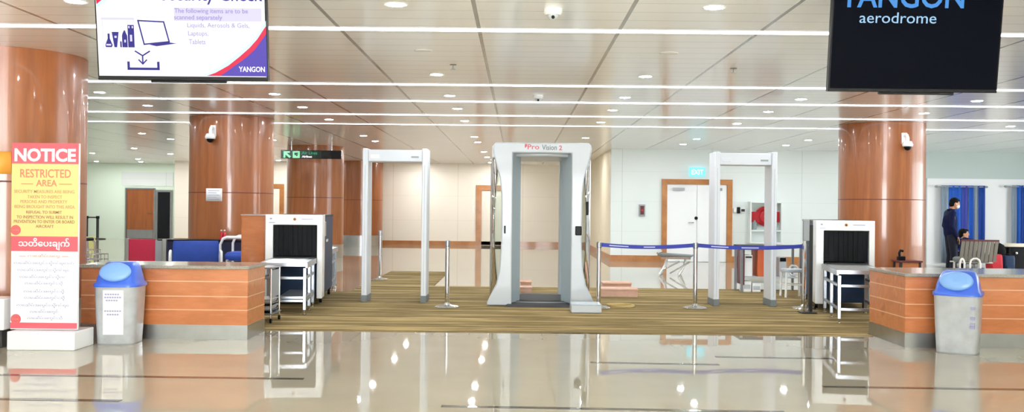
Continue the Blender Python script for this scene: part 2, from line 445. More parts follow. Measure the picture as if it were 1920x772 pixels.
# carpet: one cut piece of striped carpet
cp = [(-2.74, 10.72), (4.0, 10.78), (4.0, 10.98), (6.4, 11.0), (6.4, 16.9), (-1.46, 16.9), (-1.46, 20.65), (-2.7, 20.65), (-2.7, 15.6), (-4.3, 15.6), (-4.3, 10.72)]
tag(obj('carpet', MB().prismz(cp, 0, .008), 'carpet', loc=(0, 13, 0)), 'olive brown striped carpet laid on the polished floor around the scanners', 'carpet')

# ------------------------------------------------------------------ round columns
COLS = [((-5.55, 10.5), 'round wood-clad column behind the red and yellow notice stand'),
        ((-5.31, 17.8), 'round wood-clad column with white paper notice and camera on the left'),
        ((W(592, 300, 26).x, 26.0), 'round wood-clad column seen behind the hanging green exit sign'),
        ((W(679, 300, 34.6).x, 34.55), 'distant round wood-clad column by the beige back wall'),
        ((6.73, 17.8), 'round wood-clad column behind the right baggage scanner')]
c0 = None
for (x, y), lab in COLS:
    if c0 is None:
        c0 = thing('round_column', lab, 'column', (x, y, 0), group='round wood-clad columns')
        obj('shaft', MB().lathe([(.757, .36), (.757, 1.61)], n=96).lathe([(.752, 1.61), (.752, 1.62)], n=96).lathe([(.757, 1.62), (.757, 2.999)], n=96).lathe([(.752, 1.609), (.757, 1.609)], n=96).lathe([(.757, 1.621), (.752, 1.621)], n=96), 'wood', c0)
        obj('seam_ring', MB().lathe([(.757, 1.606), (.7582, 1.608), (.7582, 1.620), (.757, 1.622)], n=96), 'maroon', c0)
        obj('skirting', MB().lathe([(.757, .001), (.757, .36), (.74, .362)], n=96), 'steel', c0)
    else:
        c = dup(c0, (x, y, 0), lab)

# ------------------------------------------------------------------ ceiling lights
ORD = ['first', 'second', 'third', 'fourth', 'fifth', 'sixth', 'seventh', 'eighth', 'ninth', 'tenth', 'eleventh']
CX = [-8.56+2.523*k for k in range(8)]            # -8.56 .. 9.1
rows = [7.6, 9.85, 11.6, 13.8, 15.6, 17.8, 21.8, 23.6, 27.7, 30.6, 34.3, 36.6]
def in_frame(x, y, z):
    v = CAM_ROT.transposed() @ (Vector((x, y, z))-Vector((0, 0, CAM_Z)))
    px, py = 960+F*v.x/-v.z, 386-F*v.y/-v.z
    return -6 < px < 1926 and -6 < py < 772
dl0 = {}
def downlight(x, y, lab, on=True):
    key = 'lens_off' if not on else 'lens_far' if y > 27 else 'lens'
    if key not in dl0:
        t = thing('downlight', lab, 'ceiling light', (x, y, CEIL), group='round recessed downlights')
        obj('trim_ring', MB().lathe([(.070, -.004), (.088, -.006), (.095, 0)], n=32), 'white', t)
        obj('lens', MB().cyl((0, 0, -.001), (0, 0, -.005), .071, n=24), key, t)
        dl0[key] = t
    else:
        dup(dl0[key], (x, y, CEIL), lab)
skip = {(7.6, 0)}
near_cols = lambda x, y: any((x-c[0])**2+(y-c[1])**2 < .9**2 for c, _ in COLS)
for ri, y in enumerate(rows):
    xs = [x for x in CX if in_frame(x, y, CEIL) and not near_cols(x, y)]
    if y == 7.6: xs = [-3.52, -.98, 1.54]
    if y == 9.85: xs = [-.98, 1.54]
    if y == 27.7: xs = [-13.6, -11.1, -8.56, -3.5, -.98, 1.54, 4.05]
    if y in (30.6, 34.3): xs = [x for x in [-13.6, -11.1, -8.56, -3.5, -.98] if not near_cols(x, y)]
    if y == 36.6: xs = [-16.1, -14.4]
    if y > RIGHT_Y: xs = [x for x in xs if x < SIDE_X-.3]
    for k, x in enumerate(xs):
        nm = ORD[k] if len(xs) > 1 else 'only'
        if y == 9.85:
            lab = 'unlit round ceiling downlight, %s of the two dark ones' % ('left' if k == 0 else 'right')
        else:
            ro = ORD[[r for r in rows if r != 9.85].index(y)]
            lab = 'lit round ceiling downlight, %s from left in the %s lit row back' % (nm, ro)
        downlight(x, y, lab, y != 9.85)
# added fill lights out of view, bouncing off the floor onto the ceiling
for y in (-7, -3.5, -.5, 2.2):
    for x in (-9, -4.5, 0, 4.5, 9):
        area('off_view_fill', (x, y, CEIL-.01), (0, 0, 0), .5, .5, 460, (.88, .95, 1)).data.spread = R(100)

SY = [8.67, 12.58, 14.55, 16.74, 18.72]
names = ['nearest to the camera', 'second from the camera, just behind the monitors', 'third from the camera', 'fourth from the camera', 'farthest from the camera']
for y, nm in zip(SY, names):
    w = .05 if y < 17 else .03
    x0, x1 = (XL+.05, XR-.05)
    tag(obj('ceiling_light_strip', MB().box(x0, x1, y-w, y+w, CEIL-.006, CEIL), 'strip' , loc=(0, y, CEIL)), 'long white linear ceiling light, ' + nm, 'ceiling light', 'linear ceiling lights')

for (x, y, lab) in ((.27, 7.72, 'white dome camera under the ceiling near the top edge of the view'), (.28, 13.65, 'white dome camera under the ceiling above the body scanner')):
    if lab.endswith('view'):
        dc = thing('dome_camera', lab, 'security camera', (x, y, CEIL))
        obj('housing', MB().lathe([(.001, 0), (.075, 0), (.075, -.03), (.06, -.05), (.001, -.05)], n=32), 'white_g', dc)
        obj('dome', MB().ball((0, 0, -.05), (.042, .042, .04)), 'lgrey', dc)
        obj('camera_eye', MB().cyl((0, -.03, -.068), (0, -.045, -.075), .014), 'black', dc)
    else: dup(dc, (x, y, CEIL), lab)
for x, y, lab in ((-.74, 10.8, 'small ceiling sprinkler left of the centre joint'), (2.43, 10.87, 'small ceiling sprinkler on the right, before the second light strip')):
    if x < 0:
        sp = thing('sprinkler', lab, 'sprinkler', (x, y, CEIL))
        obj('escutcheon', MB().lathe([(.001, -.012), (.03, -.008), (.04, 0)], n=24), 'steel', sp)
        obj('nozzle', MB().cyl((0, 0, -.01), (0, 0, -.05), .008).cyl((0, 0, -.05), (0, 0, -.054), .026), 'grey', sp)
    else: dup(sp, (x, y, CEIL), lab)

# ------------------------------------------------------------------ reception counters
def counter(name, lab, x0, x1, y0, y1, h):
    t = thing(name, lab, 'counter', ((x0+x1)/2, y0, 0))
    b = MB().box(x0, x1, y0, y1, .15, h-.035)
    obj('body', b, 'wood_c', t, world=True)
    obj('kick_panel', MB().box(x0-.004, x1+.004, y0-.006, y1+.004, 0, .15), 'steel', t, world=True)
    obj('countertop', MB().box(x0-.02, x1+.02, y0-.03, y1+.02, h-.035, h), 'granite', t, .006, True)
    for z in (.60, .445, .305):
        obj('inlay_strip', MB().box(x0-.003, x1+.003, y0-.003, y1, z-.005, z+.005), 'inlay_l', t, world=True)
    return t
counter('check_counter', 'low wooden counter with steel strips behind the left bin', -4.52, -2.79, 9.95, 10.62, .765)
counter('check_counter', 'low wooden counter with steel strips behind the right bin', 4.02, 8.0, 9.95, 10.95, .765)

# ------------------------------------------------------------------ notice stand
NY = 9.2
def N(px, py): p = W(px, py, NY); return p.x, p.z
ns = thing('notice_stand', 'tall red, yellow and white NOTICE board standing on a white base', 'sign', (W(85, 640, NY).x, NY, 0))
x0, x1 = N(25, 640)[0], N(150, 640)[0]
obj('base', MB().box(x0, x1, NY-.12, NY+.3, 0, N(90, 619)[1]), 'white_g', ns, .008, True)
px0, px1 = N(20, 450)[0], N(145, 450)[0]
zt, zb = N(85, 268)[1], N(90, 618)[1]
obj('panel', MB().box(px0, px1, NY+.01, NY+.05, zb, zt), 'sign_w', ns, .002, True)
def band(mb, pya, pyb, m): mb.box(px0, px1, NY+.006, NY+.01, N(85, pyb)[1], N(85, pya)[1], m)
for ya, yb, m in ((268, 307, 'sign_r'), (307, 443, 'sign_y'), (443, 471, 'sign_r'), (605, 616, 'sign_r')):
    bd = MB(); band(bd, ya, yb, 0); obj('colour_band', bd, m, ns, world=True)
def ntext(name, m, items, bold=0.):
    for body, a, b, ya, yb in items:
        mb = text(MB(), body, N(a, 450)[0], N(b, 450)[0], N(85, yb)[1], N(85, ya)[1], NY+.006, bold)
        obj(name, mb, m, ns, world=True)
ntext('heading', 'sign_w', [('NOTICE', 25, 140, 278, 303)], .035)
ntext('subheading', 'ink_r', [('RESTRICTED', 36, 131, 317, 333), ('AREA', 66, 105, 337, 349), ('\u2014', 38, 60, 344, 345.5), ('\u2014', 109, 133, 344, 345.5)], .012)
ntext('lettering', 'ink_b', [('SECURITY MEASURES ARE BEING', 25, 138, 356, 362), ('TAKEN TO INSPECT', 50, 115, 366, 372), ('PERSONS AND PROPERTY', 37, 125, 375, 381), ('BEING BROUGHT INTO THIS AREA.', 26, 140, 384.5, 390.5)], .012)
ntext('lettering', 'ink_d', [('REFUSAL TO SUBMIT', 48, 115, 395, 400.5), ('TO INSPECTION WILL RESULT IN', 30, 136, 404, 410), ('PREVENTION TO ENTER OR BOARD', 25, 139, 412.5, 418.5), ('AIRCRAFT', 66, 100, 421.5, 427)], .014)
ntext('burmese_heading', 'sign_w', [('\u101e\u1010\u102d\u1031\u1015\u1038\u1001\u103b\u1000\u103a', 34, 130, 446, 469)], .02)
bl = '\u101c\u1031\u1006\u102d\u1015\u103a\u1021\u1010\u103d\u1004\u103a\u1038\u101e\u102d\u102f\u1037\u101d\u1004\u103a\u101b\u1031\u102c\u1000\u103a'
ntext('burmese_lettering', 'ink_r', [(bl[:9], 52, 112, 476, 484), ('\u2014', 36, 48, 480, 481), ('\u2014', 116, 128, 480, 481)])
rows_b = [(26, 138, 489), (33, 130, 502), (37, 124, 515), (47, 118, 527), (45, 121, 542), (46, 122, 554), (32, 130, 568), (57, 110, 580), (52, 118, 592)]
ntext('burmese_lettering', 'ink_bl', [((bl+' '+bl[i:])[:int((b-a)/4.6)], a, b, y, y+9) for i, (a, b, y) in enumerate(rows_b)])
st = MB()
for py in (431, 598):
    cx, cz = N(29, py)
    st.cyl((cx, NY+.006, cz), (cx, NY+.003, cz), .048, n=28)
obj('stamp', st, 'sign_r', ns, world=True)
rg = MB()
for py in (431, 598):
    cx, cz = N(29, py)
    rg.tube([(cx+.036*math.cos(2*PI*i/24), NY+.003, cz+.036*math.sin(2*PI*i/24)) for i in range(24)], .0025, 6, closed=True)
    rg.box(cx-.03, cx+.03, NY+.0015, NY+.003, cz-.006, cz+.006)
obj('stamp_mark', rg, 'ink_r', ns, world=True)

# white pedestal at the left edge, orange plate on the first column
pe = thing('pedestal_box', 'white box on a dark base at the left edge beside the notice stand', 'box', (-5.2, 9.35, 0))
obj('cabinet', MB().box(-.3, .28, -.16, .16, .17, .47), 'white_g', pe, .01)
obj('base', MB().box(-.27, .25, -.13, .13, 0, .17), 'dark', pe, .01)
obj('castor', MB().cyl((.17, -.16, .06), (.17, -.13, .06), .03), 'white', pe)
cc = COLS[0][0]
tag(obj('wall_plate', MB().arc_plate(cc, .76, .01, R(225), R(297.5), 1.69, 1.92), 'orange', loc=(cc[0], cc[1]-.76, 1.69)), 'small orange plate on the column beside the notice board', 'sign')
cc = COLS[1][0]
pn = tag(obj('paper_notice', MB().arc_plate(cc, .759, .003, R(251.5), R(274.5), W(403, 377, 17.05).z, W(403, 353, 17.05).z), 'paper', loc=(cc[0], cc[1]-.76, 1.4)), 'white paper notice on the wooden column', 'notice')
pt = MB()
for i in range(5):
    z = W(403, 357+i*4, 17.05).z
    pt.arc_plate(cc, .7622, .0008, R(255), R(271-(i % 2)*4), z-.006, z+.002)
obj('print_lines', pt, 'ink_bl', pn, loc=None, world=False).location = (0, 0, 0)
pn.children[0].data.transform(Matrix.Translation((-cc[0], -(cc[1]-.76), -1.4)))

# column cameras
def col_cam(cc, ang, z, lab):
    d = Vector((math.cos(ang), math.sin(ang), 0)); b = Vector((cc[0], cc[1], z)) + d*.757
    t = thing('bracket_camera', lab, 'security camera', b, ang+PI/2)
    obj('wall_bracket', MB().box(-.05, .05, -.03, 0, .02, .22).tube([(0, -.02, .17), (0, -.1, .17), (0, -.13, .12), (0, -.13, .05)], .03), 'white_g', t, .004)
    obj('housing', MB().lathe([(.001, .07), (.07, .06), (.095, .0), (.085, -.03), (.001, -.03)], (0, -.13), 32), 'white_g', t)
    obj('dome', MB().ball((0, -.13, -.03), (.066, .066, .07)), 'black', t)
col_cam(COLS[1][0], R(262), W(413, 258, 17.05).z, 'white camera on a bracket on the left wooden column')
col_cam(COLS[4][0], R(278), W(1668, 272, 17.05).z, 'white camera on a bracket on the right wooden column')

# ------------------------------------------------------------------ swing bins
def sq(h, hy, z, n=40, e=4.5, yo=0.):
    out = []
    for i in range(n):
        a = 2*PI*i/n; c, s = math.cos(a), math.sin(a)
        out.append((h*math.copysign(abs(c)**(2/e), c), yo+hy*math.copysign(abs(s)**(2/e), s), z))
    return out
def swing_bin(lab, loc, rz, label_paper):
    t = thing('swing_bin', lab, 'bin', loc, rz)
    obj('body', MB().loft([sq(.185, .17, 0), sq(.19, .175, .01), sq(.205, .19, .3), sq(.215, .2, .56), sq(.222, .207, .575), sq(.222, .207, .59)]), 'binbody', t)
    obj('lid', MB().loft([sq(.226, .21, .57), sq(.228, .212, .60), sq(.205, .19, .615), sq(.195, .175, .68, e=4), sq(.172, .135, .76, e=3.5, yo=.03), sq(.15, .10, .80, e=3, yo=.05), sq(.12, .07, .812, e=3, yo=.06)]), 'blue', t)
    # swing flap: an oval shell leaning on the sloped front of the lid
    rings = []
    rot = Matrix.Rotation(R(-24), 3, 'X')
    for k, (rr, dy) in enumerate(((1.0, 0), (1.0, -.012), (.9, -.024), (.6, -.034), (.2, -.038))):
        rings.append([Vector((0, -.15, .715)) + rot @ Vector((.155*rr*math.cos(2*PI*i/40), dy, .1*rr*math.sin(2*PI*i/40))) for i in range(40)])
    obj('swing_flap', MB().loft([r[::-1] for r in rings]), 'lblue', t)
    obj('foot_rim', MB().loft([sq(.188, .173, 0), sq(.19, .175, .012)]), 'grey', t)
    if label_paper:
        pl = obj('paper_label', MB().hexa([(-.10, -.1935, .1), (.10, -.1935, .1), (.1, -.183, .1), (-.1, -.183, .1)], [(-.10, -.2065, .54), (.10, -.2065, .54), (.1, -.196, .54), (-.1, -.196, .54)]), 'paper', t)
        tx = MB()
        for k, (z, w) in enumerate(((.50, .08), (.47, .085), (.44, .07), (.335, .085), (.30, .06))):
            yy = -.1935 - (z-.1)*.0295 - .002
            for j in range(int(w/.012)): tx.box(-w+.024*j, -w+.024*j+.018, yy, yy+.003, z-.007, z+.007)
        obj('lettering', tx, 'ink_bl', pl)
    else:
        tx = MB()
        for z in (.46, .36, .30, .27): tx.box(.135, .175, -.214, -.18, z-.012, z+.012)
        obj('label_marks', tx, 'ink_bl', t)
    return t
p = W(225, 640, 9.68); swing_bin('grey-white swing bin with blue lid and paper label by the left counter', (p.x, 9.68, 0), R(3), True)
p = W(1796, 655, 9.68); swing_bin('grey-white swing bin with blue lid turned sideways by the right counter', (p.x, 9.68, 0), R(-32), False)

# ------------------------------------------------------------------ hanging monitors
TVW, TVH = 1.245, .70
def monitor(lab, cx, y, zb, tilt):
    t = thing('hanging_monitor', lab, 'monitor', (cx, y, zb)); t.rotation_euler = (tilt, 0, 0)
    obj('bezel', MB().box(-TVW/2, TVW/2, .004, .06, 0, TVH), 'black', t, .004)
    obj('rear_housing', MB().box(-TVW/2+.12, TVW/2-.12, .06, .1, .1, TVH-.1), 'black', t, .01)
    obj('ceiling_mount', MB().box(-.2, .2, .1, .13, .2, .55).cyl((0, .13, .4), (0, .06, .70), .025), 'blackm', t)
    obj('sensor_bar', MB().box(-.24, .31, .01, .05, -.018, 0), 'black', t, .004)
    return t
tv = monitor('lit white ceiling monitor showing the security check notice', W(343, 150, 7.0).x, 7.0, W(343, 151, 7.0).z, R(8))
def V(px, py): return (px-343)/257.2, (151-py)/257.2/.99
def vpoly(mb, pts, y, m=0): mb.prism([V(*p) for p in pts], y, y+.001, m)
def thick(mb, pts, w, y, m=0):
    for (a, b) in zip(pts, pts[1:]):
        a = Vector(V(*a)); b = Vector(V(*b)); d = (b-a).normalized(); n = Vector((-d.y, d.x))*w/257.2/2; d = d*w/257.2/2
        a, b = a-d, b+d
        mb.prism([tuple(a+n), tuple(a-n), tuple(b-n), tuple(b+n)][::1], y, y+.001, m)
obj('screen', MB().box(-TVW/2+.012, TVW/2-.012, .0, .004, .03, TVH-.012), 'scr_w', tv)
sw = MB()
up = [(502, 40), (498, 46), (480, 72), (460, 90), (440, 106), (418, 121), (398, 133), (379, 142)]
md = [(502, 50), (498, 55), (485, 74), (470, 90), (450, 107), (429, 123), (405, 136), (388, 142)]
lo = [(502, 64), (500, 67), (490, 80), (480, 93), (464, 107), (447, 119), (430, 131), (414, 142)]
vpoly(sw, up+md[::-1], -.001, 0); vpoly(sw, md+lo[::-1], -.001, 1); vpoly(sw, lo+[(502, 142)], -.001, 2)
obj('swoosh', sw, ['scr_lb', 'scr_rd', 'scr_bl'], tv); sw = MB()
vpoly(sw, [(185, -27), (216, -27), (208, -5), (200, 3), (187, 13)], -.001, 1); vpoly(sw, [(216, -27), (226, -27), (216, -6), (203, 9), (187, 20), (187, 13), (200, 3), (208, -5)], -.001, 0)
obj('corner_swoosh', sw, ['scr_lb', 'scr_rd'], tv)
tt = MB()
def vtext(mb, body, a, b, ya, yb, bold=0., m=0, y=-.0005):
    (x0, z1), (x1, z0) = V(a, ya), V(b, yb); text(mb, body, x0, x1, z0, z1, y, bold, m, .001)
vtext(tt, 'Security Check', 307, 497, -17, 12, .01)
obj('title', tt, 'scr_in', tv)
hb = MB(); vpoly(hb, [(331, 18), (331, 42), (494, 42), (494, 18)], -.001); obj('highlight_box', hb, 'scr_lv', tv)
tl = MB(); vtext(tl, 'The following items are to be', 332, 469, 19, 30, .012, y=-.0015); vtext(tl, 'scanned separately', 331, 421, 31, 42, .012, y=-.0015)
obj('caption', tl, 'scr_mv', tv)
tl = MB(); vtext(tl, 'Liquids, Aerosols & Gels,', 355, 471, 45, 56, .012); vtext(tl, 'Laptops,', 356, 394, 60, 71, .012); vtext(tl, 'Tablets', 357, 388, 75, 84, .012)
obj('list_text', tl, 'scr_lt', tv)
ic = MB()
thick(ic, [(263, 42), (311, 44), (320, 80), (273, 85), (263, 42)], 2.6, -.001)
vpoly(ic, [(282, 85.5), (296, 88.5), (334, 83), (318, 81)], -.001)
thick(ic, [(256, 98), (269, 106), (282, 98)], 2.6, -.001); thick(ic, [(269, 106), (269, 119)], 2.6, -.0012); thick(ic, [(262, 114), (269, 121), (276, 114)], 2.6, -.0014)
thick(ic, [(242, 119), (242, 130), (298, 130), (298, 119)], 4.6, -.001)
vpoly(ic, [(205, 66), (205, 75), (200, 87), (201, 91), (212, 91), (214, 87), (209, 75), (209, 66)], -.001)
vpoly(ic, [(213, 63), (217, 91), (222, 91), (226, 63)], -.001)
vpoly(ic, [(228, 80), (228, 91), (231, 91), (231, 80)], -.001)
vpoly(ic, [(236, 60), (233, 66), (232, 70), (232, 91), (242, 91), (242, 70), (240, 66), (238, 60)], -.001)
vpoly(ic, [(243, 50), (243, 91), (255, 91), (255, 50)], -.001)
obj('pictograms', ic, 'scr_in', tv)
ib = MB(); thick(ib, [(196, 39), (254, 39)], 4, -.001); thick(ib, [(196, 41), (196, 93)], 1, -.001); thick(ib, [(254, 41), (254, 50)], 1, -.001); thick(ib, [(196, 93), (254, 93)], 1, -.001)
vpoly(ib, [(244.5, 52), (244.5, 56), (247, 56), (247, 52)], -.002); vpoly(ib, [(251, 52), (251, 56), (253.5, 56), (253.5, 52)], -.002)
vpoly(ib, [(202, 85), (202, 88), (211, 88), (211, 85)], -.002); vpoly(ib, [(218, 70), (218, 74), (222, 74), (222, 70)], -.002)
vpoly(ib, [(236, 77), (236, 82), (239, 82), (239, 77)], -.002); vpoly(ib, [(247, 68), (247, 80), (251, 80), (251, 68)], -.002)
obj('pictogram_details', ib, 'scr_lv', tv)
ty = MB(); vtext(ty, 'YANGON', 449, 498, 124, 134, .02, y=-.0015); obj('corner_lettering', ty, 'scr_w', tv)

TY = 7.1
tv2 = monitor('dark ceiling monitor with blue YANGON aerodrome lettering', W(1711, 172, TY).x, TY, W(1711, 173, TY).z, R(8))
def V2(px, py): return (px-1711)/253.5, (173-py+(px-1711)*.0105)/253.5/.99
obj('screen', MB().box(-TVW/2+.012, TVW/2-.012, .0, .004, .025, TVH-.012), 'scr_k', tv2)
def v2text(mb, body, a, b, ya, yb, bold):
    (x0, z1), (x1, z0) = V2(a, ya), V2(b, yb); text(mb, body, x0, x1, z0, z1, -.0005, bold, 0, .001)
q = MB(); v2text(q, 'YANGON', 1566, 1795, -24, 21, .015); obj('heading', q, 'scr_b1', tv2)
q = MB(); v2text(q, 'aerodrome', 1604, 1746, 27, 48, 0.); obj('subheading', q, 'scr_b2', tv2)

# ------------------------------------------------------------------ hanging green sign
GY = 24.0
a, b = W(527, 281, GY), W(640, 298, GY)
gs = thing('hanging_sign', 'long dark green hanging sign with lit arrow and pictogram', 'sign', ((a.x+b.x)/2, GY, b.z))
def G(px, py): p = W(px, py, GY); return p.x, p.z
obj('sign_box', MB().box(a.x, b.x, GY, GY+.1, b.z, a.z), 'kboard', gs, .004, True)
obj('green_panel', MB().box(a.x+.02, G(602, 290)[0], GY-.004, GY, b.z+.015, a.z-.015), 'gboard', gs, world=True)
obj('hanger', MB().cyl((a.x+.25, GY+.05, a.z), (a.x+.25, GY+.05, CEIL), .01), 'steel', gs, world=True)
obj('hanger', MB().cyl((b.x-.25, GY+.05, a.z), (b.x-.25, GY+.05, CEIL), .01), 'steel', gs, world=True)
ar = MB()
def gp(mb, pts, y): mb.prism([G(*p) for p in pts], y, y+.002)
gp(ar, [(532, 283.5), (531.5, 295.5), (535, 295.5), (535.3, 289.5), (543, 296), (545.5, 293), (537.5, 286.5), (543.5, 286.2), (543.5, 283.5)], GY-.006)
gp(ar, [(549, 283.5), (549, 296), (562, 296), (562, 283.5)], GY-.006)
obj('arrow_and_pictogram', ar, 'gsign', gs, world=True)
fp = MB(); gp(fp, [(552, 286), (552, 290.5), (555, 290.5), (560.5, 286)], GY-.008); gp(fp, [(554, 291), (558.5, 288.5), (560, 288), (557, 293)], GY-.008)
obj('pictogram_figure', fp, 'gboard', gs, world=True)
gt = MB(); x0, z1 = G(566, 283.5); x1, z0 = G(595, 289.5); text(gt, 'Air Lines', x0, x1, z0, z1, GY-.005, .01); obj('green_lettering', gt, 'gsign2', gs, world=True)
gt = MB(); x0, z1 = G(566, 291.3); x1, z0 = G(585, 295.6); text(gt, 'Airlines', x0, x1, z0, z1, GY-.005, .05); obj('white_lettering', gt, 'wsign', gs, world=True)

# ------------------------------------------------------------------ right wall fittings
Y = RIGHT_Y
a, b = W(1292, 314, Y), W(1321, 331, Y)
es = thing('exit_sign', 'small glowing cyan exit sign above the white double doors', 'sign', ((a.x+b.x)/2, Y, b.z))
obj('light_box', MB().box(a.x, b.x, Y-.09, Y-.001, b.z, a.z), 'cyan', es, .01, True)
q = MB(); text(q, 'EXIT', a.x+.05, b.x-.05, b.z+.05, a.z-.05, Y-.09, .03); obj('lettering', q, 'wsign', es, world=True)
a, b = W(1198, 383, Y), W(1209, 405, Y)
fa = thing('call_point', 'small dark red alarm box on the white wall', 'alarm', ((a.x+b.x)/2, Y, b.z))
obj('housing', MB().box(a.x, b.x, Y-.06, Y-.001, b.z, a.z), 'grey', fa, .006, True)
obj('front_plate', MB().box(a.x+.03, b.x-.03, Y-.068, Y-.06, b.z+.04, a.z-.04), 'maroon', fa, .004, True)
obj('button', MB().cyl(((a.x+b.x)/2, Y-.08, (a.z+b.z)/2), ((a.x+b.x)/2, Y-.066, (a.z+b.z)/2), .025), 'red', fa, world=True)
a, b = W(1402, 378, Y), W(1460, 456, Y)
hc = thing('hose_cabinet', 'glazed white wall cabinet with a red fire hose reel inside', 'fire hose cabinet', ((a.x+b.x)/2, Y, b.z))
zs = W(1430, 432, Y).z
obj('case', MB().box(a.x, b.x, Y-.05, Y-.001, b.z, a.z).box(a.x, a.x+.03, Y-.3, Y-.05, b.z, a.z).box(b.x-.03, b.x, Y-.3, Y-.05, b.z, a.z)
    .box(a.x+.03, b.x-.03, Y-.3, Y-.05, a.z-.03, a.z).box(a.x+.03, b.x-.03, Y-.3, Y-.05, b.z, b.z+.03).box(a.x+.03, b.x-.03, Y-.3, Y-.05, zs-.015, zs+.015), 'wall_w', hc, world=True)
cx, cz = (a.x+b.x)/2-.0, (zs+a.z)/2
q = MB()
for k in range(3): q.tube([(cx+(.17+.035*k)*math.cos(2*PI*i/32), Y-.14-.03*(k % 2), cz+(.17+.035*k)*math.sin(2*PI*i/32)) for i in range(32)], .022, 8, closed=True)
q.cyl((cx, Y-.25, cz), (cx, Y-.06, cz), .15, n=32)
q.box(a.x+.04, b.x-.04, Y-.2, Y-.08, cz-.16, cz+.12)
obj('hose_reel', q, 'red', hc, world=True)
obj('reel_hub', MB().cyl((cx, Y-.265, cz), (cx, Y-.25, cz), .05), 'alu', hc, world=True)
obj('extinguisher', MB().lathe([(.001, zs+.03), (.06, zs+.03), (.06, zs+.2), (.025, zs+.25), (.025, zs+.28), (.001, zs+.28)], (a.x+.13, Y-.23), 20), 'grey', hc, world=True)
obj('glass_door', MB().box(a.x+.03, b.x-.03, Y-.3, Y-.292, zs+.02, a.z-.03), 'glass', hc, world=True)
a, b = W(1375, 388, Y), W(1397, 400, Y)
it = thing('wall_intercom', 'small black and white box on the wall between door and hose cabinet', 'intercom', ((a.x+b.x)/2, Y, b.z))
obj('housing', MB().box(a.x, b.x, Y-.05, Y-.001, b.z+.03, a.z-.03), 'white_g', it, .006, True)
obj('handset', MB().box(a.x+.08, a.x+.17, Y-.08, Y-.05, b.z, a.z), 'black', it, .01, True)
obj('keypad', MB().box(a.x+.2, b.x-.02, Y-.06, Y-.05, b.z+.05, a.z-.05), 'dark', it, .004, True)

# curtains
def curtain(lab, pxs, rod, group=None):
    yw = Y-.2
    x0 = W(rod[0], 349, yw).x; x1 = W(rod[1], 349, yw).x; z = W((rod[0]+rod[1])/2, 350, yw).z
    t = thing('curtain', lab, 'curtain', ((x0+x1)/2, yw, 0))
    r = obj('curtain_rod', MB().cyl((x0, yw, z), (x1, yw, z), .014).cyl((x0+.06, yw, z), (x0+.06, Y-.05, z), .01).cyl((x1-.06, yw, z), (x1-.06, Y-.05, z), .01), 'grey', t, world=True)
    obj('finial', MB().ball((x0-.03, yw, z), (.05, .03, .03)).ball((x1+.03, yw, z), (.05, .03, .03)), 'grey', r).location = (0, 0, 0)
    r.children[0].data.transform(Matrix.Translation((-t.location.x, -t.location.y, 0)))
    for a, b, m in pxs:
        xa, xb = W(a, 430, yw).x, W(b, 430, yw).x
        n = max(8, int((xb-xa)/.012)); vs = []
        for i in range(n+1):
            u = i/n; x = xa+(xb-xa)*u
            for zz, amp in ((z+.035, .018), (z-.4, .03), (z-1.1, .04), (.06, .045)):
                yy = yw + amp*math.sin(u*(xb-xa)/.16*2*PI + a)
                vs.append((x, yy, zz))
        fs = [(4*i+k, 4*i+4+k, 4*i+5+k, 4*i+1+k) for i in range(n) for k in range(3)]
        mb = MB().add(vs, [f[::-1] for f in fs], True)
        o = obj('curtain_panel', mb, m, t, world=True)
        md_ = o.modifiers.new('thick', 'SOLIDIFY'); md_.thickness = .006
curtain('blue curtain on a rod behind the standing person', [(1764, 1778, 'curt_g'), (1778, 1804, 'curt_b'), (1804, 1815, 'curt_p'), (1815, 1824, 'curt_b'), (1824, 1833, 'curt_g'), (1833, 1846, 'curt_d')], (1758, 1847))
curtain('blue curtain on a rod at the right edge of the view', [(1897, 1905, 'curt_g'), (1905, 1914, 'curt_b'), (1914, 1932, 'curt_d'), (1932, 1960, 'curt_b')], (1888, 1964))

# ------------------------------------------------------------------ walk-through metal detectors
def detector(lab, x0, w, y0, plate):
    t = thing('metal_detector', lab, 'metal detector', (x0+w/2, y0, 0))
    h = 2.23; pw, dp = .078, .42
    for s in (-1, 1):
        xa = s*w/2 - (0 if s < 0 else pw)
        pt = obj('side_panel', MB().box(xa, xa+pw, 0, dp, .1, h+.01), 'det', t, .012)
        obj('floor_boot', MB().box(xa-.006, xa+pw+.006, -.006, dp+.006, .008, .11), 'boot', pt, .008)
        obj('panel_groove', MB().box(xa+pw/2-.004, xa+pw/2+.004, -.0015, .001, .14, 2.0), 'det_s', pt)
    cb = obj('crosspiece', MB().box(-w/2+pw, w/2-pw, .02, dp-.02, h-.18, h-.01), 'det', t, .01)
    obj('control_display', MB().box(-w/2+pw+.03, -w/2+pw+.16, .014, .02, h-.14, h-.08), plate, cb, .003)
    obj('model_mark', MB().box(w/2-pw-.16, w/2-pw-.05, .016, .02, h-.125, h-.1), 'grey', cb)
    return t
detector('tall grey-white walk-through metal detector frame left of the body scanner', W(677, 567, 13.9).x, .94, 13.9, 'white_g')
detector('tall grey-white walk-through metal detector frame behind the blue belts', W(1338, 575, 13.87).x, .9, 13.87, 'det')

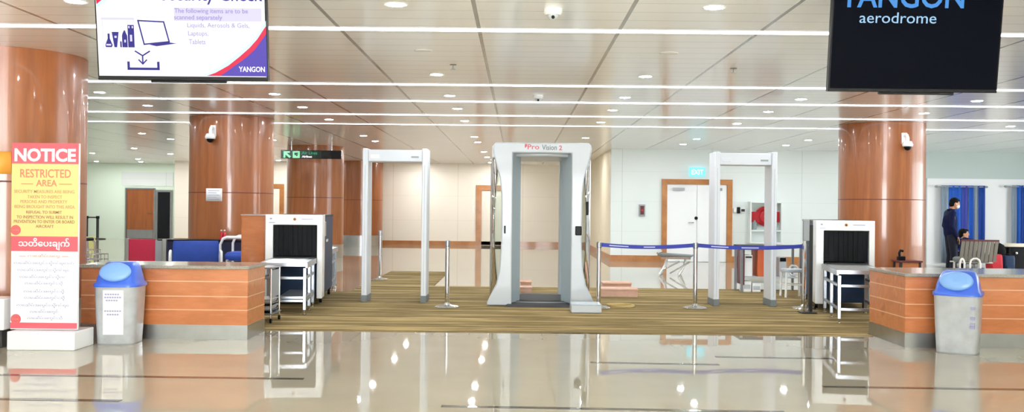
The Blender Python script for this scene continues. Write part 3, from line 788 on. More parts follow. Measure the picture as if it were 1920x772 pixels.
# ------------------------------------------------------------------ body scanner
bs = thing('body_scanner', 'large rounded grey-white body scanner portal in the centre', 'body scanner', (W(1014, 575, 13.6).x, 13.6, 0))
prof = [(.765, .012), (.765, .045), (.715, .155), (.64, .305), (.595, .52), (.575, .80), (.568, 1.04), (.575, 1.60), (.60, 1.82), (.65, 2.0), (.69, 2.14), (.70, 2.24), (.69, 2.29), (.66, 2.325)]
def arch(prof, inner, top):
    L = [(-x, z) for x, z in prof]; Rr = [(x, z) for x, z in prof][::-1]
    return (L + Rr + [(inner, .012), (inner, top), (-inner, top), (-inner, .012)])[::-1]
fr = obj('front_portal', MB().prism(arch(prof, .415, 2.175), 0, .26), 'lgrey', bs, .018)
rv = MB()
for s in (-1, 1):
    pl = [(s*.416, .02), (s*.30, .42), (s*.44, .42), (s*.44, .2)]
    if s < 0: pl = pl[::-1]
    rv.prismz(pl, .05, 2.176)
rv.hexa([(-.416, .02, 2.174), (.416, .02, 2.174), (.32, .42, 2.16), (-.32, .42, 2.16)], [(-.416, .02, 2.18), (.416, .02, 2.18), (.416, .42, 2.19), (-.416, .42, 2.19)])
obj('inner_reveal', rv, 'bgrey', bs, .004)
obj('rear_portal', MB().prism(arch(prof, .31, 2.175), 1.46, 1.7), 'lgrey', bs, .018)
def plan(hx, y0, y1, n=48, e=3.2):
    cy, hy = (y0+y1)/2, (y1-y0)/2; out = []
    for i in range(n):
        a = 2*PI*i/n; c, s = math.cos(a), math.sin(a)
        out.append((hx*math.copysign(abs(c)**(2/e), c), cy+hy*math.copysign(abs(s)**(2/e), s)))
    return out
obj('roof', MB().prismz(plan(.735, .12, 1.58, e=2.6), 2.13, 2.322), 'lgrey', bs, .02)
obj('floor_base', MB().prismz(plan(.735, .12, 1.58, e=2.6), .009, .05), 'grey', bs, .01)
for s in (-1, 1):
    g = MB().arc_plate((0, .85), .722, .012, R(180-58) if s < 0 else R(-58), R(180+58) if s < 0 else R(58), .05, 2.13, 20)
    obj('curved_glass', g, 'glass', bs)
    obj('glass_edge_gleam', MB().cyl((s*.73, .85, .05), (s*.73, .85, 2.13), .022), 'chrome', bs)  # added rod shaped as the bright line of glass seen edge-on
obj('entry_plate', MB().hexa([(-.5, -.14, .008), (.46, -.14, .008), (.42, .3, .008), (-.42, .3, .008)], [(-.5, -.12, .03), (.46, -.12, .03), (.41, .3, .056), (-.41, .3, .056)]), 'dark', bs)
obj('chamber_floor', MB().prismz(plan(.4, .31, 1.44), .05, .058), 'dark', bs)
lg = MB()
def ls(px, py): return (px-1014)/132.5, 1.4+(389.6-py)/132.5
x0, z1 = ls(986, 270.5); x1, z0 = ls(1008, 280)
text(lg, 'Pro', x0, x1, z0, z1, 0, .015)
lb = MB(); x0, z1 = ls(1013, 271); x1, z0 = ls(1041, 281); text(lb, 'Vision', x0, x1, z0, z1, 0, .015)
x0, z1 = ls(1045, 272); x1, z0 = ls(1051, 281); text(lg, '2', x0, x1, z0, z1, 0, .02)
x0, z1 = ls(981, 270); x1, z0 = ls(985, 278); lg.prism([(x0, z0), (x1, (z0+z1)/2), (x1, z1), (x0, z1)], -.002, 0)
obj('red_lettering', lg, 'sign_r', fr); obj('grey_lettering', lb, 'boot', fr)
x, z = ls(1083, 431)
obj('intercom', MB().box(x-.045, x+.045, -.05, .02, z-.07, z+.06).cyl((x-.02, -.05, z+.03), (x-.02, -.075, z+.03), .02), 'black', bs, .012)
x, z = ls(945, 431); obj('status_slot', MB().box(x-.012, x+.012, -.004, .01, z-.055, z+.055), 'black', bs, .003)
obj('rear_handle', MB().box(.665, .70, .5, .56, 1.3, 1.5), 'black', bs, .01)

def fl(px, py):
    d = CAM_ROT @ Vector(((px-960)/F, (386-py)/F, -1)); t = -CAM_Z/d.z
    return Vector((d.x*t, d.y*t, 0))
p = fl(1100, 588)
sb = thing('step_box', 'low pale grey step box at the front right foot of the body scanner', 'step', (p.x, p.y+.2, .008))
obj('body', MB().box(-.205, .2, -.2, .2, 0, .105), 'lgrey', sb, .012)
obj('top_plate', MB().box(-.2, .195, -.195, .195, .105, .115), 'bgrey', sb, .004)
# coil of cable on the carpet
cl = MB()
p = fl(1164, 576)
for k, (r, dx, dz) in enumerate(((.19, 0, 0), (.165, .02, .012), (.18, -.015, .02))):
    cl.tube([(p.x+dx+r*math.cos(2*PI*i/30), p.y+r*.8*math.sin(2*PI*i/30), .02+dz) for i in range(30)], .012, 6, closed=True)
tag(obj('cable_coil', cl, 'rope', loc=(p.x, p.y, .008)), 'tan coiled cable lying on the carpet beside the grey step', 'cable')
# low pinkish wooden steps
def low_step(lab, px0, px1, py, h, dp):
    a, b = fl(px0, py), fl(px1, py); w = b.x-a.x
    t = thing('low_step', lab, 'step', ((a.x+b.x)/2, a.y+dp/2, 0 if a.y > 16.9 else .008), group='low pinkish steps')
    obj('tread', MB().box(-w/2, w/2, -dp/2, dp/2, h-.03, h), 'pink', t, .006)
    obj('riser', MB().box(-w/2+.01, w/2-.01, -dp/2+.012, dp/2-.012, 0, h-.03), 'pink', t)
low_step('low pinkish wooden step on the carpet behind the first belt post', 1122, 1196, 557, .13, .4)
low_step('low pinkish wooden step on the stone floor behind the other step', 1130, 1184, 541, .10, .4)
low_step('low pinkish step seen through the body scanner opening, nearer one', 975, 998, 553, .12, .35)
low_step('low pinkish step seen through the body scanner opening, farther one', 975, 997, 541, .12, .4)

# ------------------------------------------------------------------ belt posts
st0 = None
def belt_post(lab, loc):
    global st0
    if st0 is None:
        st0 = thing('belt_post', lab, 'stanchion', loc, group='chrome belt posts')
        obj('base', MB().lathe([(.17, 0), (.17, .012), (.15, .022), (.05, .04), (.03, .07), (.001, .07)], n=40), 'chrome', st0)
        obj('post', MB().cyl((0, 0, .05), (0, 0, .86), .031, n=24), 'chrome', st0)
        obj('belt_head', MB().lathe([(.001, .93), (.03, .928), (.037, .915), (.037, .85), (.031, .845), (.031, .84)], n=24), 'alu', st0)
        return st0
    return dup(st0, loc, lab)
def at_floor(px, py): p = fl(px, py); return (p.x, p.y, .008)
belt_post('chrome belt post standing alone left of the body scanner', at_floor(838, 577))
pA = belt_post('chrome belt post at the left end of the blue belt by the scanner', (W(1123, 480, 13.41).x, 13.41, .008))
pB = belt_post('chrome belt post in the middle of the blue belts', at_floor(1303, 579))
pC = belt_post('chrome belt post at the right end of the blue belt by the baggage scanner', at_floor(1507, 580))
q = at_floor(712, 525); belt_post('chrome belt post farther back left, behind the metal detector', (q[0], q[1], .008))
def belt(p, q, marks):
    a = Vector(p.location); b = Vector(q.location); n = 24
    d = (b-a); d.z = 0; d.normalize(); nrm = Vector((-d.y, d.x, 0))*.0015
    pts = []
    for i in range(n+1):
        u = i/n; c = (a+d*.037).lerp(b-d*.037, u) - a
        pts.append((c, .888 - .03*4*u*(1-u)))
    def sheet(u0, u1, h, off, m, mb):
        lo_ = [pt for i, pt in enumerate(pts) if u0 <= i/n <= u1]; vs = []
        for c, z in lo_:
            for s1 in (-1, 1):
                for s2 in (-h, h): vs.append(c + nrm*s1*off + Vector((0, 0, z+s2)))
        fs = []
        k = len(lo_)
        for i in range(k-1):
            o = 4*i
            fs += [(o, o+4, o+5, o+1), (o+2, o+3, o+7, o+6), (o+1, o+5, o+7, o+3), (o, o+2, o+6, o+4)]
        fs += [(0, 1, 3, 2), (4*k-4, 4*k-2, 4*k-1, 4*k-3)]
        return mb.add(vs, fs)
    bo = obj('belt', sheet(0, 1, .027, 1, 0, MB()), 'belt', p)
    mk = MB()
    for u0, u1 in marks: sheet(u0, u1, .007, 1.6, 0, mk)
    obj('belt_print', mk, 'belt_w', bo)
belt(pA, pB, [(0.05, .3), (.45, .6)])
belt(pB, pC, [(.1, .3), (.38, .62)])

# ------------------------------------------------------------------ baggage X-ray machines
def xray(lab, cx, y, rz, mirror=1):
    t = thing('baggage_scanner', lab, 'baggage scanner', (cx, y, .008), rz)
    h = 1.26
    fr = [(-.39, .1), (-.285, .1), (-.285, .655), (-.285, 1.12), (.315, 1.12), (.315, .1), (.39, .1), (.39, h), (-.39, h)]
    f = obj('front_frame', MB().prism(fr, 0, .36), 'white_g', t, .008)
    obj('warning_lamp', MB().lathe([(.001, 0), (.02, 0), (.02, .012), (.001, .016)], n=16), 'beacon', f)
    f.children[0].location = (.01, -.001, 1.2); f.children[0].rotation_euler = (R(90), 0, 0)
    obj('name_marks', MB().box(-.33, -.30, -.002, .002, 1.195, 1.215).box(-.34, -.26, -.002, .002, 1.145, 1.155).box(.1, .26, -.002, .002, 1.195, 1.205), 'ink_bl', f)
    obj('body', MB().box(-.37, .37, .36, 1.85, .12, h-.03).box(-.283, .313, .1, .36, .12, .62), 'navy', t, .01)
    obj('lid_rim', MB().box(-.38, .38, .36, 1.86, h-.03, h-.002), 'black', t, .004)
    obj('conveyor_bed', MB().box(-.27, .30, -.06, .36, .62, .675), 'dark', t, .006)
    obj('tunnel_lining', MB().box(-.283, .313, .34, .36, .66, 1.118), 'black', t)
    lc = MB(); n = 9; w = .58/n
    for i in range(n):
        x = -.275 + i*w; dy = .05 + .004*(i % 3)
        lc.hexa([(x+.002, dy-.006+.004*(i % 2), .69), (x+w-.002, dy-.003, .69), (x+w-.002, dy, .69), (x+.002, dy-.006+.01*(i % 2), .69)],
                [(x+.002, dy, 1.118), (x+w-.002, dy, 1.118), (x+w-.002, dy+.006, 1.118), (x+.002, dy+.006, 1.118)])
    obj('lead_curtain', lc, 'curtk', t)
    for sx in (-1, 1):
        obj('side_control', MB().box(sx*.372-.012, sx*.372+.012, .40, .62, .95, 1.16), 'alu', t, .006)
        obj('side_handle', MB().box(sx*.375-.01, sx*.375+.01, .75, .95, .86, .9), 'steel', t, .006)
    for x in (-.33, .33):
        for yy in (.45, 1.75):
            obj('caster', MB().cyl((x-.02, yy, .05), (x+.02, yy, .05), .05).box(x-.03, x+.03, yy-.03, yy+.03, .09, .13), 'black', t)
    return t
M['curtk'] = mat('lead_curtain_rubber', srgb(9, 10, 15), .5, spec=.12, noise=.6, nscale=6)
XY = 13.3
xa, xb = W(498, 500, XY).x, W(603, 500, XY).x
LX, LR = (xa+xb)/2, R(6)
xray('white-fronted baggage scanner with dark curtain on the left side', LX, XY, LR)
xa, xb = W(1528, 500, XY).x, W(1641, 500, XY).x
RX, RR = (xa+xb)/2, R(-10.5)
xray('white-fronted baggage scanner with dark curtain on the right side', RX, XY, RR)

def roller_table(lab, cx, y, rz, x0, x1, y0, y1, zt, tray=False, shelf=True):
    t = thing('roller_table', lab, 'table', (cx, y, .008), rz)
    obj('side_rail', MB().box(x0, x0+.03, y0, y1, zt-.07, zt), 'alu', t, .004)
    obj('side_rail', MB().box(x1-.03, x1, y0, y1, zt-.07, zt), 'alu', t, .004)
    rl = MB(); n = int((y1-y0)/.075)
    for i in range(n):
        yy = y0+.04+i*.075; rl.cyl((x0+.03, yy, zt-.02), (x1-.03, yy, zt-.02), .022, n=12)
    obj('rollers', rl, 'steel', t)
    obj('end_plate', MB().box(x0+.03, x1-.03, y0, y0+.012, zt-.05, zt-.002), 'alu', t)
    for x in (x0+.02, x1-.06):
        for yy in (y0+.02, (y0+y1)/2, y1-.08):
            lg = obj('leg', MB().box(x, x+.04, yy, yy+.04, .06, zt-.07), 'alu', t, .004)
            obj('foot', MB().cyl((x+.02, yy+.02, 0), (x+.02, yy+.02, .06), .014).cyl((x+.02, yy+.02, 0), (x+.02, yy+.02, .012), .028), 'chrome', lg)
    for z in (.16, .45):
        obj('cross_bar', MB().box(x0+.06, x1-.06, y0+.025, y0+.055, z, z+.035), 'alu', t, .003)
        for x in (x0+.025, x1-.055): obj('side_bar', MB().box(x, x+.03, y0+.06, y1-.08, z, z+.035), 'alu', t, .003)
    if tray:
        obj('lower_tray', MB().box(x0+.25, x1-.02, y0+.03, y1-.03, .2, .235), 'alu', t, .004)
    return t
def off(cx, y, rz, d):      # a point d in front of (negative) or behind a machine along its own axis
    return cx - math.sin(rz)*d, y + math.cos(rz)*d
roller_table('steel roller table in front of the left baggage scanner', LX, XY, LR, -.29, .32, -1.15, -.08, .665, True)
roller_table('steel roller table in front of the right baggage scanner', RX, XY, RR, -.32, .29, -1.5, -.08, .665)
roller_table('steel roller table at the far exit of the left baggage scanner', LX, XY, LR, -.32, .36, 1.9, 3.1, .69)

# tray trolley beside left table
tt = thing('tray_trolley', 'small chrome trolley stacked with trays at the end of the left counter', 'trolley', (W(500, 600, 11.5).x, 11.5, .008))
for x in (-.1, .1):
    for y in (-.2, .2):
        obj('leg', MB().cyl((x, y, .05), (x, y, .66), .012), 'chrome', tt)
        obj('castor', MB().cyl((x-.01, y, .028), (x+.01, y, .028), .028), 'black', tt)
obj('top_tray', MB().box(-.12, .12, -.23, .23, .64, .66), 'alu', tt, .004)
obj('side_mesh', MB().box(.095, .099, -.19, .19, .3, .62), 'grey', tt)
obj('lower_shelf', MB().box(-.12, .12, -.23, .23, .1, .115), 'alu', tt, .004)
for i in range(4):
    tr = thing('luggage_tray', ['black tray at the bottom of the stack on the small trolley', 'white tray second from the bottom on the small trolley', 'black tray third from the bottom on the small trolley', 'white tray on top of the stack on the small trolley'][i], 'tray', (tt.location.x, 11.5, .124+i*.041), group='trays on the small trolley')
    obj('tray_shell', MB().loft([sq(.085, .17, 0), sq(.1, .19, .035), sq(.105, .2, .04)]), 'black' if i % 2 == 0 else 'white_g', tr)
    obj('tray_rim', MB().tube(sq(.105, .2, .036, 28), .004, 6, closed=True), 'grey', tr)

# frame stand by the right scanner
p = W(1513, 585, 13.1)
fs_ = thing('frame_stand', 'narrow dark steel frame with a grey box on top beside the right baggage scanner', 'stand', (p.x, 13.1, .008))
obj('post', MB().box(-.055, -.025, -.02, .02, .02, 1.26), 'chrome', fs_, .004)
obj('post', MB().box(.02, .065, -.03, .03, .02, 1.2), 'blackm', fs_, .004)
obj('top_box', MB().box(-.065, .012, -.05, .03, .98, 1.27), 'grey', fs_, .008)
obj('foot_plate', MB().box(-.1, .1, -.12, .1, 0, .02), 'blackm', fs_, .004)

# wooden operator cabinet
x0, x1 = W(456, 450, 13.7).x, W(497, 450, 13.5).x
oc = thing('operator_cabinet', 'upright wooden cabinet between the blue chairs and left baggage scanner', 'cabinet', ((x0+x1)/2, 13.6, 0))
w = (x1-x0)/2
obj('carcass', MB().box(-w, w-.02, 0, .5, .06, 1.25), 'wood_c', oc, .004)
obj('door', MB().box(-w+.02, w-.04, -.018, 0, .1, 1.22), 'wood_c', oc, .003)
obj('plinth', MB().box(-w+.01, w-.03, .02, .48, .008, .06), 'dark', oc)
obj('top_edge', MB().box(-w-.004, w-.016, -.02, .5, 1.25, 1.265), 'steel', oc)

# ------------------------------------------------------------------ behind the left counter
def tube_chair(lab, loc, rz, m, back_h=.45, group=None, slats=False, backless=False):
    """upholstered chair with white tube arms; the sitter faces local -y"""
    t = thing('tube_arm_chair', lab, 'chair', loc, rz)
    if group: t['group'] = group
    obj('seat', MB().loft([sq(.27, .25, .40, e=6), sq(.29, .27, .43, e=6), sq(.29, .27, .47, e=6), sq(.26, .24, .50, e=6)]), m, t)
    if not backless:
        if slats:
            b = MB()
            for i in range(9):
                x = -.33+.0825*i
                b.hexa([(x-.033, .25, .42), (x+.033, .25, .42), (x+.033, .275, .42), (x-.033, .275, .42)],
                       [(x-.033, .36, .84), (x+.033, .36, .84), (x+.033, .385, .84), (x-.033, .385, .84)])
            obj('slatted_back', b, 'seat_g', t, .004)
            obj('top_rail', MB().tube([(-.37, .372, .845), (.37, .372, .845)], .018), 'maroon', t)
        else:
            rings = []
            for z, y, hx, hy in ((.45, .27, .28, .03), (.5, .28, .30, .045), (.8, .345, .30, .045), (.86, .355, .29, .03)):
                rings.append([(x, y+yy, z) for x, yy, _ in sq(hx, hy, 0, e=5)])
            obj('backrest', MB().loft(rings), m, t)
    if slats:
        for xa, xb in ((.33, .42), (.02, .22)):
            obj('rear_loop', MB().tube([(xa, .42, .02), (xa, .42, .40), (xa+.02, .42, .46), (xa+.05*(xb-xa)/.2+.02, .42, .49), (xb-.05*(xb-xa)/.2-.02, .42, .49), (xb-.02, .42, .46), (xb, .42, .40), (xb, .42, .02)], .02), 'tube_w', t)
        for x in (-.25, .25): obj('front_leg', MB().cyl((x, -.2, 0), (x, -.2, .42), .02), 'tube_w', t)
    for s in () if slats else (-1, 1):
        x = s*.335
        obj('arm_frame', MB().tube([(x, .30, .02), (x, .30, .6), (x, .26, .67), (x, .2, .69), (x, -.15, .69), (x, -.22, .67), (x, -.25, .6), (x, -.25, .02)], .02), 'tube_w', t)
    obj('under_frame', MB().cyl((-.335, .2, .4), (.335, .2, .4), .014).cyl((-.335, -.2, .4), (.335, -.2, .4), .014).cyl((0, -.2, .4), (0, .2, .4), .014), 'tube_w', t)
    return t
p = W(367, 470, 14.5)
tube_chair('blue upholstered chair with its tall back towards the counter', (p.x, 14.5, 0), R(199), 'seat_b').scale = (1.08, 1, 1)
p = W(432, 470, 14.9)
tube_chair('low blue seat with white tube arm beside the wooden cabinet', (p.x+.06, 15.5, 0), R(90), 'seat_b', backless=True).scale = (1, 1, 1.28)
# dark desk behind the chairs
a, b = W(296, 449, 16.2), W(470, 449, 16.2)
dk = thing('dark_desk', 'long dark navy desk behind the blue chairs', 'desk', ((a.x+b.x)/2, 16.2, 0))
hw = (b.x-a.x)/2
obj('desk_top', MB().box(-hw, hw, 0, .5, .77, .80), 'black', dk, .004)
obj('front_panel', MB().box(-hw+.04, hw-.04, .03, .05, .1, .77), 'dnavy', dk)
for s in (-1, 1):
    for y in (.06, .42): obj('leg', MB().box(s*(hw-.05)-.02, s*(hw-.05)+.02, y, y+.04, 0, .77), 'blackm', dk)
for i, px in enumerate((415, 421)):
    p = W(px, 440, 16.35)
    bt = thing('bottle', 'small red bottle on the dark desk, %s of the pair' % ('left' if i == 0 else 'right'), 'bottle', (p.x, 16.35, .80), group='red bottles on the desk')
    obj('bottle_body', MB().lathe([(.001, 0), (.026, 0), (.026, .1), (.012, .13), (.012, .15)], n=20), 'red', bt)
    obj('cap', MB().cyl((0, 0, .15), (0, 0, .17), .014), 'white', bt)
# crimson board on a steel post
a, b = W(241, 448, 15.2), W(291, 448, 15.2)
rb = thing('crimson_board', 'plain crimson panel on steel posts left of the blue chairs', 'board', ((a.x+b.x)/2, 15.2, 0))
hw = (b.x-a.x)/2
obj('panel', MB().box(-hw, hw, 0, .03, .3, a.z), 'redb', rb, .003)
for x in (-hw-.03, hw+.14):
    obj('post', MB().box(x-.025, x+.035, -.01, .04, .01, a.z+.01), 'steel', rb, .004)
    obj('foot', MB().box(x-.05, x+.06, -.18, .2, 0, .02), 'blackm', rb, .004)
obj('link_plate', MB().box(hw, hw+.12, .005, .025, .3, a.z-.02), 'grey', rb)

# far belt posts against the green wall
for i, px in enumerate((174, 197)):
    p = fl(px, 447)
    lab = 'black belt post by the pale green wall, %s of the pair' % ('left' if i == 0 else 'right')
    t = thing('black_belt_post', lab, 'stanchion', (p.x, 37.4, 0), group='black belt posts')
    obj('base', MB().lathe([(.3, 0), (.3, .03), (.05, .05), (.001, .05)], n=32), 'blackm', t)
    obj('post', MB().cyl((0, 0, .04), (0, 0, .86), .05), 'blackm', t)
    obj('belt_head', MB().cyl((0, 0, .8), (0, 0, .9), .065), 'black', t)
    if i == 0: fp0 = t
    else:
        d = t.location.x-fp0.location.x
        obj('belt', MB().box(-d+.065, -.065, -.008, .008, .82, .87), 'dark', t)

# luggage trolleys
def trolley(lab, loc, rz, group='luggage trolleys'):
    t = thing('luggage_trolley', lab, 'trolley', loc, rz, group); t.scale = (1, 1, .9)
    obj('frame', MB().tube([(-.26, .35, .1), (-.28, .42, .55), (-.28, .44, .95), (-.22, .45, 1.0), (.22, .45, 1.0), (.28, .44, .95), (.28, .42, .55), (.26, .35, .1), (.2, -.55, .12), (-.2, -.55, .12)], .018, closed=True), 'chrome', t)
    obj('deck', MB().box(-.22, .22, -.5, .3, .13, .15), 'alu', t, .004)
    obj('back_bars', MB().cyl((-.28, .43, .7), (.28, .43, .7), .014).cyl((-.27, .42, .5), (.27, .42, .5), .014).cyl((-.26, .38, .3), (.26, .38, .3), .014), 'chrome', t)
    bk = MB()
    for z in (.62, .7, .78): bk.tube([(-.25, .42, z), (-.25, .2, z), (.25, .2, z), (.25, .42, z)], .007, 6)
    for i in range(8): bk.cyl((-.25+.0714*i, .42, .62), (-.25+.0714*i, .2, .62), .004, n=6).cyl((-.25+.0714*i, .2, .62), (-.25+.0714*i, .2, .78), .004, n=6)
    obj('basket', bk, 'chrome', t)
    obj('push_handle', MB().cyl((-.24, .45, 1.0), (.24, .45, 1.0), .026), 'black', t)
    for x, y in ((-.2, .32), (.2, .32), (0, -.45)):
        obj('wheel', MB().cyl((x-.02, y, .06), (x+.02, y, .06), .06), 'black', t)
    return t
p = W(203, 470, 13.0); trolley('chrome luggage trolley nearest the crimson board', (p.x, 13.0, 0), R(75))
p = W(192, 470, 14.2); trolley('chrome luggage trolley parked farther behind the other trolley', (p.x, 14.2, 0), R(80))
p = W(170, 470, 16.6)
yb = thing('yellow_board', 'pale yellow panel on a foot standing left of the luggage trolleys', 'board', (p.x-.03, 16.6, 0))
obj('panel', MB().box(-.14, .1, 0, .03, .05, .82), 'yell', yb, .004); obj('foot', MB().box(-.16, .12, -.12, .15, 0, .05), 'grey', yb, .004)

# ------------------------------------------------------------------ bench by the double doors
p = fl(1268, 516)
bn = thing('metal_bench', 'low dark-topped bench with shiny chrome legs before the double doors', 'bench', (p.x, p.y+.1, 0), R(-14))
st = MB().hexa([(-.36, -.28, .42), (.36, -.36, .40), (.36, .26, .40), (-.36, .34, .42)], [(-.36, -.28, .46), (.36, -.36, .43), (.36, .26, .43), (-.36, .34, .46)])
obj('seat_pan', st, 'boot', bn, .012)
obj('seat_lip', MB().tube([(-.36, -.28, .47), (-.34, .34, .49)], .02), 'chrome', bn)
for x in (-.2, .2):
    obj('leg_frame', MB().tube([(x-.12, -.3, .02), (x-.02, -.1, .2), (x+.02, 0, .38)], .024).tube([(x-.12, .3, .02), (x-.02, .1, .2), (x+.02, 0, .38)], .024).tube([(x-.12, -.3, .025), (x-.12, .3, .025)], .02), 'tube_w', bn)
obj('cross_beam', MB().box(-.32, .32, -.04, .04, .34, .40), 'chrome', bn, .01)
obj('brace', MB().tube([(-.32, -.2, .08), (.1, -.2, .30)], .016).tube([(-.1, -.24, .05), (.32, -.24, .30)], .016), 'chrome', bn)

# ------------------------------------------------------------------ repack desk on the right
DY = 16.3
a, b = W(1389, 460, DY), W(1506, 461, DY)
rd = thing('work_table', 'dark-topped work table behind the right metal detector', 'table', ((a.x+b.x)/2, DY, .008))
hw = (b.x-a.x)/2; zt = a.z-.008
obj('table_top', MB().box(-hw, hw, 0, .55, zt-.03, zt), 'black', rd, .004)
for x in (-hw+.01, hw-.05):
    for y in (.02, .49): obj('leg', MB().box(x, x+.04, y, y+.04, 0, zt-.03), 'alu', rd, .003)
obj('side_panel', MB().box(-hw+.055, -hw+.075, .03, .5, .12, zt-.03), 'maroon', rd)
obj('shelf', MB().box(-hw+.08, hw-.06, .04, .5, .24, .265), 'lgrey', rd, .003)
obj('drawer_unit', MB().box(-hw+.30, -hw+.47, .04, .5, .265, zt-.035), 'cardboard', rd, .004)
def cbox(name, lab, cat, px0, px1, y, z0, h, dp, m, extra=None):
    xa, xb = W(px0, 500, y).x, W(px1, 500, y).x
    t = thing(name, lab, cat, ((xa+xb)/2, y, z0)); w = (xb-xa)/2
    obj('shell', MB().box(-w, w, 0, dp, 0, h), m, t, .008)
    if extra: obj(extra[0], MB().box(-w*.8, w*.8, -.006, 0, h*extra[2], h*extra[3]), extra[1], t, .003)
    return t
cbox('computer_case', 'white computer case on the shelf at the left of the work table', 'computer', 1396, 1411, DY+.08, .274, .36, .36, 'white_g', ('drive_bay', 'dark', .86, .94))
cbox('computer_case', 'grey-white case with dark top on the right of the table shelf', 'computer', 1461, 1475, DY+.08, .274, .32, .36, 'lgrey', ('drive_bay', 'black', .8, 1.0))
cbox('storage_box', 'white box on the carpet under the left of the work table', 'box', 1394, 1409, DY+.06, .008, .18, .3, 'white_g', ('label_patch', 'lgrey', .3, .7))
cbox('storage_box', 'white box on the carpet beside the other box under the work table', 'box', 1411, 1427, DY+.06, .008, .15, .3, 'white_g', ('label_patch', 'lgrey', .3, .7))
p = W(1488, 500, DY+.2)
wl = MB()
for k in range(3): wl.tube([(p.x+.08*math.cos(2*PI*i/20)*(1-.2*k), DY+.2+.05*k, .274+.1+.085*math.sin(2*PI*i/20)) for i in range(20)], .015, 6, closed=True)
tag(obj('cable_bundle', wl, 'tube_w', loc=(p.x, DY+.2, .274)), 'bundle of white cable on the right end of the table shelf', 'cable')
# white tube chair near the desk end
p = W(1487, 557, 15.52)
ch = thing('tubular_stool', 'small white-legged stool between work table and right baggage scanner', 'stool', (p.x, 15.55, .0085))
obj('seat', MB().loft([sq(.17, .17, .40), sq(.18, .18, .42), sq(.17, .17, .45)]), 'lgrey', ch)
for x in (-.14, .14):
    for y in (-.14, .14): obj('leg', MB().cyl((x*1.1, y*1.1, 0), (x, y, .40), .018), 'tube_w', ch)
obj('rung', MB().tube([(-.15, -.15, .2), (.15, -.15, .2), (.15, .15, .2), (-.15, .15, .2)], .01, closed=True), 'tube_w', ch)

# ------------------------------------------------------------------ behind the right counter
a, b = W(1682, 488, 16.55), W(1726, 488, 16.55)
sd = thing('side_table', 'small orange-wood side table with dark top before the right column', 'table', ((a.x+b.x)/2, 16.45, 0)); hw = (b.x-a.x)/2
obj('table_top', MB().box(-hw, hw, 0, .36, a.z-.03, a.z), 'maroon', sd, .004)
obj('apron', MB().box(-hw+.05, hw-.02, .03, .33, .1, a.z-.03), 'wood_c', sd)
for x in (-hw+.02, hw-.06):
    for y in (.02, .3): obj('leg', MB().box(x, x+.04, y, y+.04, 0, a.z-.03), 'dark', sd)
hs = thing('desk_phone', 'black handset unit standing on the small side table', 'phone', (a.x+.09, 16.6, a.z))
obj('body', MB().box(-.06, .06, -.05, .05, 0, .07), 'black', hs, .01)
obj('handset', MB().tube([(-.03, -.01, .07), (-.035, -.01, .13), (-.02, -.01, .17), (.03, -.01, .16)], .022), 'black', hs)

PY = 19.4
p = W(1821, 480, PY)
tube_chair('grey slatted chair with white tube arms, its back to the counter', (p.x+.0, PY, 0), R(180), 'boot', slats=True)
# ------------------------------------------------------------------ luggage
def suitcase(lab, px0, px1, pyt, y, m, lean=0., rz=0.):
    xa, xb = W(px0, 490, y).x, W(px1, 490, y).x; zt = W((px0+px1)/2, pyt, y).z; w = (xb-xa)/2
    t = thing('suitcase', lab, 'suitcase', ((xa+xb)/2, y, 0), rz)
    t.rotation_euler = (0, lean, rz)
    obj('shell', MB().loft([[(x, z, yy+0) for x, z, yy in r] for r in ([(q[0], q[1], .05) for q in sq(w*.96, .1, 0, e=6)], [(q[0], q[1], .09) for q in sq(w, .12, 0, e=6)], [(q[0], q[1], zt-.05) for q in sq(w, .12, 0, e=6)], [(q[0], q[1], zt) for q in sq(w*.93, .1, 0, e=6)])]), m, t)
    obj('carry_handle', MB().tube([(-.06, 0, zt), (-.05, 0, zt+.03), (.05, 0, zt+.03), (.06, 0, zt)], .01), 'black', t)
    obj('front_pocket', MB().box(-w*.75, w*.75, -.135, -.115, .12, zt*.6), m, t, .01)
    for sx in (-1, 1): obj('wheel', MB().cyl((sx*w*.8-.02, 0, .03), (sx*w*.8+.02, 0, .03), .03), 'black', t)
    return t
suitcase('red suitcase standing right of the grey slatted chair', 1853, 1878, 477, PY+.64, 'reds', R(-3))
suitcase('navy blue suitcase standing right of the red suitcase', 1879, 1899, 479, PY+.7, 'navy', 0)
a = W(1871, 463, PY+1.05)
bp = thing('backpack', 'black rounded backpack behind the red suitcase', 'backpack', (a.x, PY+1.05, .0))
obj('stand', MB().box(-.16, .16, -.14, .14, .40, .43).box(-.15, -.12, -.13, .13, 0, .4).box(.12, .15, -.13, .13, 0, .4), 'dark', bp)
obj('pack_body', MB().loft([sq(.12, .1, .43, e=3), sq(.15, .12, .47, e=3), sq(.155, .125, .6, e=2.6), sq(.12, .1, .71, e=2.4), sq(.05, .04, .755, e=2)]), 'hair', bp)
obj('top_loop', MB().tube([(-.03, 0, .75), (-.02, 0, .785), (.02, 0, .785), (.03, 0, .75)], .008), 'black', bp)
a = W(1905, 466, PY+.5)
bt = thing('draped_table', 'black-draped low table with beige cloth at the right edge', 'table', (a.x+.42, PY+1.25, 0))
obj('black_drape', MB().loft([sq(.36, .27, .01, e=7), sq(.335, .25, .3, e=7), sq(.33, .245, .66, e=7)]), 'black', bt)
obj('table_top', MB().box(-.34, .34, -.26, .26, .66, .68), 'black', bt, .005)
obj('beige_cloth', MB().loft([sq(.29, .2, .68, e=5), sq(.27, .18, .72, e=4), sq(.2, .12, .745, e=3)]), 'beige', bt)
obj('white_knob', MB().ball((-.16, -.275, .55), .025), 'white', bt)

